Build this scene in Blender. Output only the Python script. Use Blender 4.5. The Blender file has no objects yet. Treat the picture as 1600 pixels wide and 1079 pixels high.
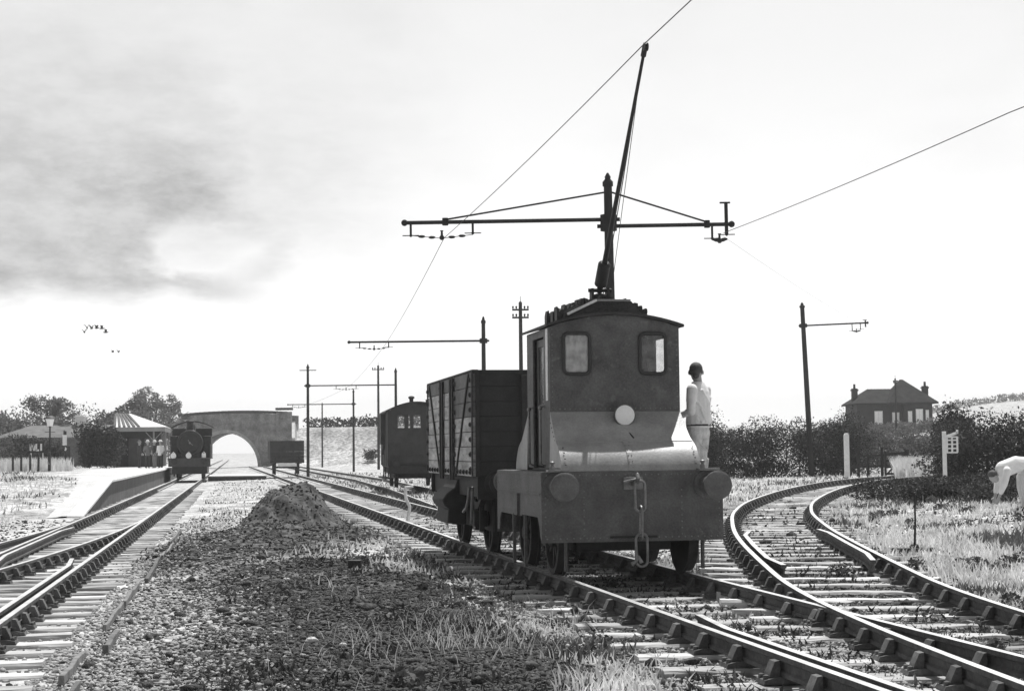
import bpy, math, random
import numpy as np
from mathutils import Vector, Matrix, noise as mnoise
R = math.radians
random.seed(5); rng = np.random.default_rng(5)
SC = bpy.context.scene
COL = SC.collection

# ------------------------------------------------------------------ camera, world, sun, exposure
FPX, IW, IH, HOR, ROLL, CZ = 2600.0, 1600, 1079, 703.0, R(0.6), 1.41
pitch = math.atan((HOR - IH/2)/FPX)
d = Vector((0, math.cos(pitch), math.sin(pitch))); r0 = Vector((1, 0, 0)); u0 = r0.cross(d)
rv = math.cos(ROLL)*r0 - math.sin(ROLL)*u0; uv = math.sin(ROLL)*r0 + math.cos(ROLL)*u0
cd = bpy.data.cameras.new('camera'); cam = bpy.data.objects.new('camera', cd); COL.objects.link(cam)
cd.sensor_width = 36; cd.lens = FPX/IW*36; cd.clip_start = .1; cd.clip_end = 6000
cam.matrix_world = Matrix(((rv.x, uv.x, -d.x, 0), (rv.y, uv.y, -d.y, 0), (rv.z, uv.z, -d.z, CZ), (0, 0, 0, 1)))
SC.camera = cam

SUN_AZ, SUN_EL = R(20), R(68.5)           # azimuth from +Y, negative = left
sd = bpy.data.lights.new('sun', 'SUN'); sd.energy = 4.4; sd.angle = R(.5); sd.color = (1, .995, .985)
so = bpy.data.objects.new('sun', sd); COL.objects.link(so)
sv = Vector((math.sin(SUN_AZ)*math.cos(SUN_EL), math.cos(SUN_AZ)*math.cos(SUN_EL), math.sin(SUN_EL)))
so.rotation_euler = sv.to_track_quat('Z', 'Y').to_euler()

W = bpy.data.worlds.new('World'); SC.world = W; W.use_nodes = True
nt = W.node_tree; nt.nodes.clear()
def N(t, ty, **k):
    n = t.nodes.new(ty)
    for a, b in k.items(): setattr(n, a, b)
    return n
out = N(nt, 'ShaderNodeOutputWorld'); bg = N(nt, 'ShaderNodeBackground'); bg.inputs[1].default_value = .1
sky = N(nt, 'ShaderNodeTexSky', sky_type='NISHITA', sun_disc=False); sky.sun_elevation = SUN_EL; sky.sun_rotation = SUN_AZ
bw = N(nt, 'ShaderNodeRGBToBW'); nt.links.new(sky.outputs[0], bw.inputs[0])
clampn = N(nt, 'ShaderNodeMath', operation='MINIMUM'); nt.links.new(bw.outputs[0], clampn.inputs[0]); clampn.inputs[1].default_value = 11
tc = N(nt, 'ShaderNodeTexCoord')
def M_(op, a, b=None, c=None, t=nt):
    n = N(t, 'ShaderNodeMath', operation=op)
    for i, v in enumerate((a, b, c)):
        if v is None: continue
        if isinstance(v, (int, float)): n.inputs[i].default_value = v
        else: t.links.new(v, n.inputs[i])
    return n.outputs[0]
def MR(v, a, b, c, e, t=nt, smooth=True):
    n = N(t, 'ShaderNodeMapRange')
    if smooth: n.interpolation_type = 'SMOOTHSTEP'
    t.links.new(v, n.inputs[0])
    for i, q in enumerate((a, b, c, e)): n.inputs[i+1].default_value = q
    return n.outputs[0]
nz = N(nt, 'ShaderNodeTexNoise'); nz.inputs['Scale'].default_value = 9; nz.inputs['Detail'].default_value = 7; nz.inputs['Roughness'].default_value = .55
mp = N(nt, 'ShaderNodeMapping'); mp.inputs['Scale'].default_value = (1, 1, 2.4); nt.links.new(tc.outputs['Generated'], mp.inputs[0]); nt.links.new(mp.outputs[0], nz.inputs[0])
sp = N(nt, 'ShaderNodeSeparateXYZ'); nt.links.new(tc.outputs['Generated'], sp.inputs[0])
wob = M_('MULTIPLY', M_('SUBTRACT', nz.outputs[0], .5), .13)
az = M_('ADD', M_('ARCTAN2', sp.outputs[0], sp.outputs[1]), wob)
el = M_('ADD', sp.outputs[2], M_('MULTIPLY', wob, .55))
# one bank of grey cloud low on the left, thin veil above it
mask = M_('MULTIPLY', MR(az, -.20, -.115, 1, .0), M_('MULTIPLY', MR(el, .078, .100, 0, 1), MR(el, .15, .27, 1, .22)))
left = M_('MULTIPLY', MR(az, -.15, .0, .42, 0), M_('MULTIPLY', MR(el, .085, .14, 0, 1), MR(el, .16, .28, 1, .2)))
gap = M_('SQRT', M_('ADD', M_('POWER', M_('ADD', az, .187), 2), M_('POWER', M_('MULTIPLY', M_('SUBTRACT', el, .117), 1.35), 2)))
mask = M_('MULTIPLY', mask, MR(gap, .012, .04, .12, 1))
nz2 = N(nt, 'ShaderNodeTexNoise'); nz2.inputs['Scale'].default_value = 5; nz2.inputs['Detail'].default_value = 5; nt.links.new(mp.outputs[0], nz2.inputs[0])
dark = M_('MULTIPLY', M_('MAXIMUM', mask, left), MR(nz2.outputs[0], .3, .65, .68, 1.08))
fnz = N(nt, 'ShaderNodeTexNoise'); fnz.inputs['Scale'].default_value = 38; fnz.inputs['Detail'].default_value = 8; fnz.inputs['Roughness'].default_value = .7; nt.links.new(mp.outputs[0], fnz.inputs[0])
dark = M_('MULTIPLY', dark, MR(fnz.outputs[0], .3, .7, .82, 1.18))
cl = M_('SUBTRACT', 9.7, M_('MULTIPLY', dark, 5.3))
cl = M_('SUBTRACT', cl, MR(nz2.outputs[0], .5, .75, 0, .7))
# unseen sky overhead and behind the camera, dimmed to cut the fill light
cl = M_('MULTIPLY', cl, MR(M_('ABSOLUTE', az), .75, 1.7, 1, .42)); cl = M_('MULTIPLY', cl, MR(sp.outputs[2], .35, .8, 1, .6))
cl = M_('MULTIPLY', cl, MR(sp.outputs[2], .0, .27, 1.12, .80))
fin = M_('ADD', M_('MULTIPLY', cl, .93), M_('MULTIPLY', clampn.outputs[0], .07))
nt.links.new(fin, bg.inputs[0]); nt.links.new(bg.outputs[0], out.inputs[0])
SC.view_settings.view_transform = 'Standard'; SC.view_settings.look = 'None'; SC.view_settings.exposure = .3; SC.view_settings.gamma = 1

# ------------------------------------------------------------------ helpers: tags, meshes, materials
def tag(o, label=None, cat=None, group=None, kind=None):
    if label: o['label'] = label
    if cat: o['category'] = cat
    if group: o['group'] = group
    if kind: o['kind'] = kind
    return o
def empty(name, loc=(0, 0, 0), rz=0, label=None, cat=None, group=None):
    o = bpy.data.objects.new(name, None); COL.objects.link(o); o.location = loc; o.rotation_euler = (0, 0, rz); o.empty_display_size = .2
    return tag(o, label, cat, group)
def children(o): return [c for c in bpy.data.objects if c.parent == o]
def copy_tree(o, parent=None):
    c = o.copy(); COL.objects.link(c); c.parent = parent
    for ch in children(o): copy_tree(ch, c)
    return c
def link_mesh(name, me, mats, parent=None, smooth=40, bevel=0, loc=None):
    for m in (mats if isinstance(mats, (list, tuple)) else [mats]): me.materials.append(m)
    if smooth:
        me.polygons.foreach_set('use_smooth', [True]*len(me.polygons)); me.set_sharp_from_angle(angle=R(smooth))
    o = bpy.data.objects.new(name, me); COL.objects.link(o)
    if parent: o.parent = parent
    if loc: o.location = loc
    if bevel:
        b = o.modifiers.new('bevel', 'BEVEL'); b.width = bevel; b.segments = 2; b.limit_method = 'ANGLE'; b.angle_limit = R(40)
    return o
class MB:
    def __init__(s): s.v, s.f, s.mi, s.cur = [], [], [], 0
    def add(s, vs, fs):
        o = len(s.v); s.v += [tuple(p) for p in vs]
        for f in fs: s.f.append([i+o for i in f]); s.mi.append(s.cur)
    def boxb(s, x0, x1, y0, y1, z0, z1, M=None):
        vs = [(x, y, z) for z in (z0, z1) for y in (y0, y1) for x in (x0, x1)]
        if M: vs = [M @ Vector(p) for p in vs]
        s.add(vs, [(0, 2, 3, 1), (4, 5, 7, 6), (0, 1, 5, 4), (2, 6, 7, 3), (0, 4, 6, 2), (1, 3, 7, 5)])
    def bar(s, a, b, w, h, up=(0, 0, 1)):       # rectangular bar from a to b
        a, b = Vector(a), Vector(b); t = b-a; L = t.length; t.normalize(); up = Vector(up)
        if abs(t.dot(up)) > .98: up = Vector((0, 1, 0))
        sx = t.cross(up).normalized(); uz = sx.cross(t)
        M = Matrix((( sx.x, t.x, uz.x, a.x), (sx.y, t.y, uz.y, a.y), (sx.z, t.z, uz.z, a.z), (0, 0, 0, 1)))
        s.boxb(-w/2, w/2, 0, L, -h/2, h/2, M)
    def tube(s, pts, r, n=8, caps=True, closed=False):
        pts = [Vector(p) for p in pts]; k = len(pts)
        rs = r if isinstance(r, (list, tuple)) else [r]*k
        rings = []; px = None
        for i, p in enumerate(pts):
            if closed: t = pts[(i+1) % k]-pts[i-1]
            else: t = pts[min(i+1, k-1)]-pts[max(i-1, 0)]
            t.normalize()
            if px is None: px = t.orthogonal().normalized()
            px = (px - t*px.dot(t)).normalized(); py = t.cross(px)
            rings.append([p+(px*math.cos(2*math.pi*j/n)+py*math.sin(2*math.pi*j/n))*rs[i] for j in range(n)])
        vs = [q for g in rings for q in g]; fs = []
        for i in range(k if closed else k-1):
            i2 = (i+1) % k
            for j in range(n): fs.append((i*n+j, i*n+(j+1) % n, i2*n+(j+1) % n, i2*n+j))
        if caps and not closed: fs += [tuple(range(n))[::-1], tuple((k-1)*n+j for j in range(n))]
        s.add(vs, fs)
    def prism(s, poly, a, b, axis='x'):          # poly in the other two axes
        n = len(poly); vs = []
        for q in (a, b):
            for (u, w) in poly: vs.append({'x': (q, u, w), 'y': (u, q, w), 'z': (u, w, q)}[axis])
        s.add(vs, [tuple(range(n))[::-1], tuple(range(n, 2*n))] + [(i, (i+1) % n, n+(i+1) % n, n+i) for i in range(n)])
    def lathe(s, prof, c, ax=(0, 0, 1), n=20):   # prof: (radius, along)
        c, ax = Vector(c), Vector(ax).normalized(); px = ax.orthogonal().normalized(); py = ax.cross(px)
        vs = []; fs = []
        for (r, h) in prof:
            for j in range(n): vs.append(c+ax*h+(px*math.cos(2*math.pi*j/n)+py*math.sin(2*math.pi*j/n))*max(r, .0005))
        for i in range(len(prof)-1):
            for j in range(n): fs.append((i*n+j, i*n+(j+1) % n, (i+1)*n+(j+1) % n, (i+1)*n+j))
        fs += [tuple(range(n))[::-1], tuple((len(prof)-1)*n+j for j in range(n))]
        s.add(vs, fs)
    def ball(s, c, r, n=10, m=6):
        r = r if isinstance(r, (list, tuple)) else (r, r, r); vs = []; fs = []
        for i in range(m+1):
            th = math.pi*i/m
            for j in range(n):
                ph = 2*math.pi*j/n; rr = max(math.sin(th), .003)
                vs.append((c[0]+r[0]*rr*math.cos(ph), c[1]+r[1]*rr*math.sin(ph), c[2]+r[2]*math.cos(th)))
        for i in range(m):
            for j in range(n): fs.append((i*n+j, (i+1)*n+j, (i+1)*n+(j+1) % n, i*n+(j+1) % n))
        s.add(vs, fs)
    def chain(s, pts, rs, n=12):                 # round-ended tapering limb
        s.tube(pts, list(rs), n)
        for p, r in zip(pts, rs): s.ball(p, r, n, 8)
    def loft(s, secs, n=16):                     # (centre, rx, ry) elliptical sections stacked along z-ish
        vs = []; fs = []
        for (c, rx, ry) in secs:
            for j in range(n):
                a = 2*math.pi*j/n; vs.append((c[0]+rx*math.cos(a), c[1]+ry*math.sin(a), c[2]))
        for i in range(len(secs)-1):
            for j in range(n): fs.append((i*n+j, i*n+(j+1) % n, (i+1)*n+(j+1) % n, (i+1)*n+j))
        fs += [tuple(range(n))[::-1], tuple((len(secs)-1)*n+j for j in range(n))]
        s.add(vs, fs)
    def rivet(s, c, ax, r=.009):
        r *= 1.35; old = s.cur; s.cur = 1
        c, ax = Vector(c), Vector(ax); px = ax.orthogonal().normalized(); py = ax.cross(px); n = 6
        vs = [c+(px*math.cos(2*math.pi*j/n)+py*math.sin(2*math.pi*j/n))*r for j in range(n)]
        vs += [c+ax*r*.55+(px*math.cos(2*math.pi*j/n)+py*math.sin(2*math.pi*j/n))*r*.62 for j in range(n)] + [c+ax*r*.75]
        s.add(vs, [(j, (j+1) % n, n+(j+1) % n, n+j) for j in range(n)] + [(n+j, n+(j+1) % n, 2*n) for j in range(n)]); s.cur = old
    def mesh(s, name):
        me = bpy.data.meshes.new(name); me.from_pydata(s.v, [], s.f); me.polygons.foreach_set('material_index', s.mi); me.update(); return me
    def build(s, name, mats, parent=None, smooth=40, bevel=0, loc=None):
        return link_mesh(name, s.mesh(name), mats, parent, smooth, bevel, loc)
def np_mesh(name, V, F):                          # F: (m,k) indices
    me = bpy.data.meshes.new(name); m, k = F.shape
    me.vertices.add(len(V)); me.vertices.foreach_set('co', np.ascontiguousarray(V, dtype=np.float32).ravel())
    me.loops.add(m*k); me.loops.foreach_set('vertex_index', np.ascontiguousarray(F, dtype=np.int32).ravel())
    me.polygons.add(m); me.polygons.foreach_set('loop_start', np.arange(0, m*k, k, dtype=np.int32)); me.polygons.foreach_set('loop_total', np.full(m, k, dtype=np.int32))
    me.update(calc_edges=True); me.validate(); return me
def voxel(o, size, sm=6):
    m = o.modifiers.new('remesh', 'REMESH'); m.mode = 'VOXEL'; m.voxel_size = size; m.use_smooth_shade = True
    q = o.modifiers.new('smooth', 'SMOOTH'); q.factor = .5; q.iterations = sm
    return o

MATS = {}
def mat(name, c, var=.35, scale=3., rough=.7, bump=.15, bscale=45., metal=0., spec=.35, streak=0, rand=0., spots=0., spotc=.3, trans=0.):
    if name in MATS: return MATS[name]
    m = bpy.data.materials.new(name); m.use_nodes = True; t = m.node_tree; b = t.nodes['Principled BSDF']; MATS[name] = m
    tcn = N(t, 'ShaderNodeTexCoord'); mpn = N(t, 'ShaderNodeMapping'); t.links.new(tcn.outputs['Object'], mpn.inputs[0])
    if streak: mpn.inputs['Scale'].default_value = (1, 1, 1/streak) if streak > 0 else (1/-streak, 1, 1)
    oi = N(t, 'ShaderNodeObjectInfo')
    if rand:
        va = N(t, 'ShaderNodeVectorMath', operation='MULTIPLY_ADD'); t.links.new(oi.outputs['Random'], va.inputs[0]); va.inputs[1].default_value = (37, 91, 13); t.links.new(tcn.outputs['Object'], va.inputs[2]); t.links.new(va.outputs[0], mpn.inputs[0])
    n1 = N(t, 'ShaderNodeTexNoise'); n1.inputs['Scale'].default_value = scale; n1.inputs['Detail'].default_value = 6; n1.inputs['Roughness'].default_value = .65; t.links.new(mpn.outputs[0], n1.inputs[0])
    n2 = N(t, 'ShaderNodeTexNoise'); n2.inputs['Scale'].default_value = bscale; n2.inputs['Detail'].default_value = 4; t.links.new(mpn.outputs[0], n2.inputs[0])
    f1 = MR(n1.outputs[0], .3, .7, 1-var, 1+var, t, False); f2 = MR(n2.outputs[0], .3, .7, 1-var*.5, 1+var*.5, t, False)
    v = M_('MULTIPLY', M_('MULTIPLY', f1, f2, t=t), c, t=t)
    if rand: v = M_('MULTIPLY', v, MR(oi.outputs['Random'], 0, 1, 1-rand, 1+rand, t, False), t=t)
    if spots:
        n3 = N(t, 'ShaderNodeTexNoise'); n3.inputs['Scale'].default_value = scale*2.3; n3.inputs['Detail'].default_value = 8; n3.inputs['Roughness'].default_value = .75; t.links.new(mpn.outputs[0], n3.inputs[0])
        k = MR(n3.outputs[0], .62-spots*.2, .7-spots*.1, 0, 1, t)
        v = M_('ADD', M_('MULTIPLY', v, M_('SUBTRACT', 1, k, t=t), t=t), M_('MULTIPLY', k, spotc, t=t), t=t)
    t.links.new(v, b.inputs['Base Color'])
    b.inputs['Roughness'].default_value = rough; b.inputs['Metallic'].default_value = metal; b.inputs['Specular IOR Level'].default_value = spec
    if bump:
        bn = N(t, 'ShaderNodeBump'); bn.inputs['Strength'].default_value = bump; bn.inputs['Distance'].default_value = .02
        t.links.new(n2.outputs[0], bn.inputs['Height']); t.links.new(bn.outputs[0], b.inputs['Normal'])
    if trans:
        tr = N(t, 'ShaderNodeBsdfTranslucent'); t.links.new(v, tr.inputs[0]); mx = N(t, 'ShaderNodeMixShader'); mx.inputs[0].default_value = trans
        t.links.new(b.outputs[0], mx.inputs[1]); t.links.new(tr.outputs[0], mx.inputs[2]); t.links.new(mx.outputs[0], t.nodes['Material Output'].inputs[0])
    return m
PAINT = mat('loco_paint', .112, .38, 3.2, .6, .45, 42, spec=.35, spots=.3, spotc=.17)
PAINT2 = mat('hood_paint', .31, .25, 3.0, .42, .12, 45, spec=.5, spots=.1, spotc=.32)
RIV = mat('pale_rivet', .2, .3, 9, .5, .1, 60)  # heads a step paler than the plates, so the rows show
BLACK = mat('black_iron', .028, .4, 5, .6, .2, 60)
STEEL = mat('worn_steel', .22, .3, 8, .42, .1, 60, metal=.55)
RAILTOP = mat('polished_rail', .66, .25, 3, .38, .05, 60, metal=.75)
RAILSIDE = mat('rusty_rail', .09, .4, 6, .85, .2, 40)
CHAIR = mat('cast_chair', .1, .4, 9, .8, .2, 60, rand=.3)
WOOD = mat('weathered_sleeper', .44, .4, 2.2, .95, .7, 22, rand=.3, streak=-9, spots=.25, spotc=.1)
OLDWOOD = mat('old_board', .16, .4, 3, .95, .6, 30, rand=.3, streak=4)
PLANK = mat('wagon_plank', .48, .5, 1.6, .9, .4, 25, streak=.2, spots=.15, spotc=.12)
PLANKD = mat('wagon_plank_dark', .19, .35, 1.6, .9, .3, 25)
WAGEND = mat('wagon_end', .045, .3, 2.4, .8, .25, 40)
IRON = mat('wagon_iron', .03, .35, 7, .7, .2, 60)
VANP = mat('van_paint', .05, .3, 2, .75, .2, 30)
POLE = mat('pole_timber', .035, .35, 3, .9, .4, 30, streak=6)
WHITE = mat('white_paint', .78, .12, 5, .7, .15, 40, spots=.1, spotc=.4)
STONE = mat('bridge_brick', .20, .6, 1.0, .95, .5, 9, spots=.1, spotc=.2)
STONED = mat('bridge_coping', .05, .3, 2, .95, .4, 14)
SLATE = mat('slate_roof', .035, .4, 1.2, .95, .6, 9, spec=.08)
HWALL = mat('house_wall', .04, .3, 1.5, .95, .3, 10)
LEAFD = mat('leaf_dark', .045, .75, 2.6, .75, 0, 5, trans=.15)
LEAFM = mat('leaf_mid', .14, .7, 1.6, .75, 0, 4, trans=.25)
LEAFP = mat('leaf_pale', .19, .5, .6, .75, 0, 4, trans=.3)
BARK = mat('bark', .05, .4, 4, .95, .5, 20)
STRAW = mat('dry_grass', .75, .45, 2.5, .9, 0, 6, trans=.3)
GREEN = mat('dark_grass', .15, .6, 2.0, .9, 0, 6, trans=.25)
WGRASS = mat('bleached_grass', .72, .15, .8, .9, 0, 6, trans=.3)
DKPLANT = mat('dark_plant', .05, .7, 1.5, .8, 0, 6, trans=.2)
PAVE = mat('platform_gravel', .52, .2, .7, .95, .3, 30)
COPING = mat('white_coping', .78, .12, 2, .85, .15, 20)
PWALL = mat('platform_wall', .10, .3, 1.3, .95, .4, 14)
SKIN = mat('skin', .42, .1, 8, .6, .05, 60)
SHIRT = mat('white_shirt', .84, .10, 6, .9, .15, 90)
TROUS = mat('pale_trousers', .66, .25, 9, .9, .2, 90)
DCLOTH = mat('dark_cloth', .05, .3, 9, .95, .2, 90)
HAIR = mat('dark_hair', .09, .4, 20, .7, .3, 90)
GLASSW = mat('lamp_glass', .93, .05, 5, .15, 0, 40)
def glass(name, dirt, c):
    m = bpy.data.materials.new(name); m.use_nodes = True; t = m.node_tree; b = t.nodes['Principled BSDF']
    n1 = N(t, 'ShaderNodeTexNoise'); n1.inputs['Scale'].default_value = 4; n1.inputs['Detail'].default_value = 6
    b.inputs['Base Color'].default_value = (c, c, c, 1); b.inputs['Roughness'].default_value = .12; b.inputs['Specular IOR Level'].default_value = .6
    tr = N(t, 'ShaderNodeBsdfTransparent'); tr.inputs[0].default_value = (.92, .92, .92, 1); mx = N(t, 'ShaderNodeMixShader')
    t.links.new(MR(n1.outputs[0], .3, .7, dirt*.55, min(dirt*1.4, .95), t), mx.inputs[0])
    t.links.new(tr.outputs[0], mx.inputs[1]); t.links.new(b.outputs[0], mx.inputs[2]); t.links.new(mx.outputs[0], t.nodes['Material Output'].inputs[0])
    return m
PANE = glass('dirty_pane', .6, .6); CLEAR = glass('clear_pane', .22, .5)

# ------------------------------------------------------------------ lie of the land
def ss(a, b, x):
    t = np.clip((x-a)/(b-a), 0, 1); return t*t*(3-2*t)
def x_main(y): return -2.93-.165*np.asarray(y, float)
def x_loco(y): return 4.66-.18*np.asarray(y, float)
def x_brake(y):
    y = np.asarray(y, float); return 5.55-.151*y - .0*y
def brake(y):       # centre of the brake-van siding: leaves the running line behind the wagon
    y = np.asarray(y, float); return x_loco(y)+np.interp(y, [30, 44, 62, 86, 200], [1.3, 1.9, 2.75, 3.45, 3.5])
SIDP = np.array([(4.9, -6), (4.5, 1), (4.05, 6), (3.77, 10), (3.6, 13), (3.5, 16), (3.57, 18.5), (3.87, 23), (4.42, 28), (5.2, 33.5), (6.5, 40), (9.0, 49.5), (12.2, 59.0), (15.6, 66), (21, 74.5), (30, 86)])
def cr(P, n):       # catmull-rom through P
    P = np.vstack([2*P[0]-P[1], P, 2*P[-1]-P[-2]]); o = []
    for i in range(1, len(P)-2):
        for k in range(n):
            t = k/n; o.append(.5*((2*P[i])+(-P[i-1]+P[i+1])*t+(2*P[i-1]-5*P[i]+4*P[i+1]-P[i+2])*t*t+(-P[i-1]+3*P[i]-3*P[i+1]+P[i+2])*t**3))
    return np.array(o+[P[-2]])
SIDC = cr(SIDP, 10)
def x_side(y): return np.interp(y, SIDC[:, 1], SIDC[:, 0])
def z_side(y): return .14*ss(12.5, 24, np.asarray(y, float))+.1*ss(24, 62, np.asarray(y, float))
def vn(x, y, s, seed=0.):  # cheap smooth value noise, vectorised
    x = np.asarray(x, float)/s+seed*17.3; y = np.asarray(y, float)/s+seed*9.1
    xi, yi = np.floor(x), np.floor(y); fx, fy = x-xi, y-yi; fx = fx*fx*(3-2*fx); fy = fy*fy*(3-2*fy)
    h = lambda a, b: (np.sin(a*127.1+b*311.7+seed*74.7)*43758.5453) % 1.0
    return (h(xi, yi)*(1-fx)+h(xi+1, yi)*fx)*(1-fy)+(h(xi, yi+1)*(1-fx)+h(xi+1, yi+1)*fx)*fy-.5
HEAP = (-4.55, 34.4)
def gz(x, y):
    x = np.asarray(x, float); y = np.asarray(y, float)
    xm, xl, xs = x_main(y), x_loco(y), x_side(y)
    t = np.clip((x-xm)/(xl-xm), 0, 1); z = -.345+.125*t
    mid = np.clip((x-xm-1.6)/1.2, 0, 1)*np.clip((xl-1.5-x)/1.2, 0, 1)
    z = z+mid*(.07+.10*vn(x, y, 1.3, 1)+.05*vn(x, y, .5, 2))*ss(70, 30, y)
    w = ss(0, 1, (x-xl-.9)/np.maximum(xs-xl-1.6, .6)); z = z+w*z_side(y)
    rgt = np.clip(x-xs-1.5, 0, 30); z = z+np.minimum(rgt*.055, .9)*ss(9, 16, y)+ss(0, 2, rgt)*(.12*vn(x, y, 1.6, 3)+.06*vn(x, y, .6, 4))
    lft = np.clip(xm-2.6-x, 0, 30); pzv = np.interp(y, [46.5, 57.5, 200], [0, .84, .79]); z = z+np.maximum(ss(.6, 5, lft)*.30*ss(57, 46, y), 0)+ss(-1.75, -2.5, x-xm)*(pzv-.0)*ss(170, 150, y)+ss(0, 2, lft)*.10*vn(x, y, 1.5, 5)*ss(100, 60, y)
    hx_, hy_ = x-HEAP[0], y-HEAP[1]; z = z+.22*np.exp(-((hx_-.2-.06*hy_)/1.1)**2)*ss(-13, -3.5, hy_)*ss(2, -.2, hy_)*(1+1.1*vn(x, y, .6, 36)+.7*vn(x, y, .25, 37))
    z = z+.004*ss(1.6, 1.0, np.minimum(abs(x-xl), abs(x-xs)))*ss(45, 34, y)*(1+1.3*vn(x, y, .7, 8))
    tr = np.minimum(np.minimum(abs(x-xm), abs(x-xl)), abs(x-xs)); z = z+.018*vn(x, y, .35, 6)*ss(.2, 2., tr)+.012*vn(x, y, .22, 7)
    z = z+2.4*ss(72, 165, y)*ss(.10, .22, x/np.maximum(y, 1))            # rise the house stands on
    emb = ss(-28.5, -25.5, x)*ss(188, 201, y)*ss(240, 212, y)*ss(60, 10, x)+ss(-41.5, -46, x)*ss(188, 200, y)*ss(240, 212, y)
    z = z+emb*4.6
    z = z+15.5*ss(300, 640, y)*ss(.14, .31, x/np.maximum(y, 1)) + 1.5*ss(500, 1200, y)
    return z
def heap_h(x, y):
    gx, gy = np.asarray(x, float)-HEAP[0], np.asarray(y, float)-HEAP[1]; rr_ = np.hypot(gx/.82, gy/1.25)
    hh = .74*np.exp(-(rr_/1.05)**3.4)*(1+.5*vn(gx, gy, .5, 31))+(.13*vn(gx+.6*gy, gy*.25, .16, 35)+.13*vn(gx, gy, .3, 38))*ss(1.9, .8, rr_)
    hh = hh+.12*np.exp(-((gx+.35)**2+(gy+.2)**2)/.1)-.16*np.exp(-((gx-.2)**2+(gy+.6)**2)/.08)+(.07*vn(gx, gy, .2, 32)+.05*vn(gx, gy, .09, 33))*np.clip(hh*3, 0, 1)
    edge = np.maximum.reduce([ss(1.7, 2.4, abs(gx)), ss(-1.9, -2.8, gy), ss(2, 2.6, gy)]); return hh*(1-edge)-.08*edge-.06
def gs(x, y): return gz(x, y)+np.maximum(heap_h(x, y), 0)
def g1(x, y): return float(gz(x, y))
ys = np.concatenate([np.linspace(-40, 5, 40)[:-1], 5*np.exp(np.linspace(0, math.log(1800/5), 640))])
a = np.linspace(-1, 1, 421); a = np.sign(a)*(.42*abs(a)+.9*abs(a)**5)
YY, AA = np.meshgrid(ys, a, indexing='ij'); XX = AA*np.maximum(YY, 14)
ZZ = gz(XX, YY)
nr, nc = XX.shape; I = np.arange(nr*nc).reshape(nr, nc)
F = np.stack([I[:-1, :-1], I[:-1, 1:], I[1:, 1:], I[1:, :-1]], -1).reshape(-1, 4)
gme = np_mesh('ground', np.stack([XX, YY, ZZ], -1).reshape(-1, 3), F)
def cinder(x, y):   # 1 where the ground is bare dark cinder and ballast
    xm, xl = x_main(y), x_loco(y)
    m = ss(2.0, 3.1, x-xm+.7*vn(x, y, 1.2, 11))*ss(1.6, 2.3, xl-x+.9*vn(x, y, 1., 12))*ss(30, 22, y+5*vn(x, y, 1.4, 13))
    hp = np.hypot((x-HEAP[0])/1.0, (y-HEAP[1])/np.where(y < HEAP[1], 5.5, 1.6)); m = np.maximum(m, ss(2.6, 1.5, hp+.6*vn(x, y, .7, 14)))
    t2 = ss(2.0, 1.2, abs(x-xl))*.65*ss(60, 35, y); s2 = ss(1.7, 1., abs(x-x_side(y)))*.6*ss(60, 35, y)
    m = np.maximum(m, (.42+.5*vn(x, y, 2.5, 61)+.3*vn(x, y, .8, 62))*ss(192, 198, y+2*vn(x, y, 4, 63))*ss(-24.5, -23.5, x)*ss(240, 215, y)*ss(40, 10, x))
    return np.maximum(m, np.maximum(t2, s2)*(1+1.2*vn(x, y, .8, 15)))
att = gme.attributes.new('cinder', 'FLOAT', 'POINT'); att.data.foreach_set('value', np.clip(cinder(XX, YY), 0, 1).astype(np.float32).ravel())
gm = bpy.data.materials.new('ground'); gm.use_nodes = True; t = gm.node_tree; b = t.nodes['Principled BSDF']
at_ = N(t, 'ShaderNodeAttribute', attribute_name='cinder'); geo = N(t, 'ShaderNodeNewGeometry')
def tn(s, dt=6, ro=.65):
    n = N(t, 'ShaderNodeTexNoise'); n.inputs['Scale'].default_value = s; n.inputs['Detail'].default_value = dt; n.inputs['Roughness'].default_value = ro; t.links.new(geo.outputs['Position'], n.inputs[0]); return n.outputs[0]
na, nb_, nc_ = tn(.35), tn(2.6), tn(17)
vo = N(t, 'ShaderNodeTexVoronoi'); vo.inputs['Scale'].default_value = 13; t.links.new(geo.outputs['Position'], vo.inputs[0])
vb = N(t, 'ShaderNodeRGBToBW'); t.links.new(vo.outputs['Color'], vb.inputs[0])
pale = M_('MULTIPLY', M_('MULTIPLY', MR(na, .35, .65, .40, .62, t), MR(nb_, .34, .66, .5, 1.3, t), t=t), MR(nc_, .3, .7, .7, 1.2, t), t=t)
drk = M_('MULTIPLY', M_('MULTIPLY', MR(vb.outputs[0], .2, .8, .035, .12, t), MR(nb_, .3, .7, .6, 1.4, t), t=t), MR(nc_, .3, .7, .6, 1.4, t), t=t)
mxn = N(t, 'ShaderNodeMix', data_type='FLOAT'); t.links.new(at_.outputs['Fac'], mxn.inputs[0]); t.links.new(pale, mxn.inputs[2]); t.links.new(drk, mxn.inputs[3])
t.links.new(mxn.outputs[0], b.inputs['Base Color']); b.inputs['Roughness'].default_value = .95; b.inputs['Specular IOR Level'].default_value = .15
bn = N(t, 'ShaderNodeBump'); bn.inputs['Strength'].default_value = .9; bn.inputs['Distance'].default_value = .06
t.links.new(M_('ADD', M_('ADD', nb_, M_('MULTIPLY', nc_, .55, t=t), t=t), M_('MULTIPLY', vo.outputs['Distance'], -.5, t=t), t=t), bn.inputs['Height']); t.links.new(bn.outputs[0], b.inputs['Normal'])
tag(link_mesh('ground', gme, gm, None, 180), 'rough ground of pale dry grass and dark cinders sloping up to a hill on the right', 'ground', None, 'structure')

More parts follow.
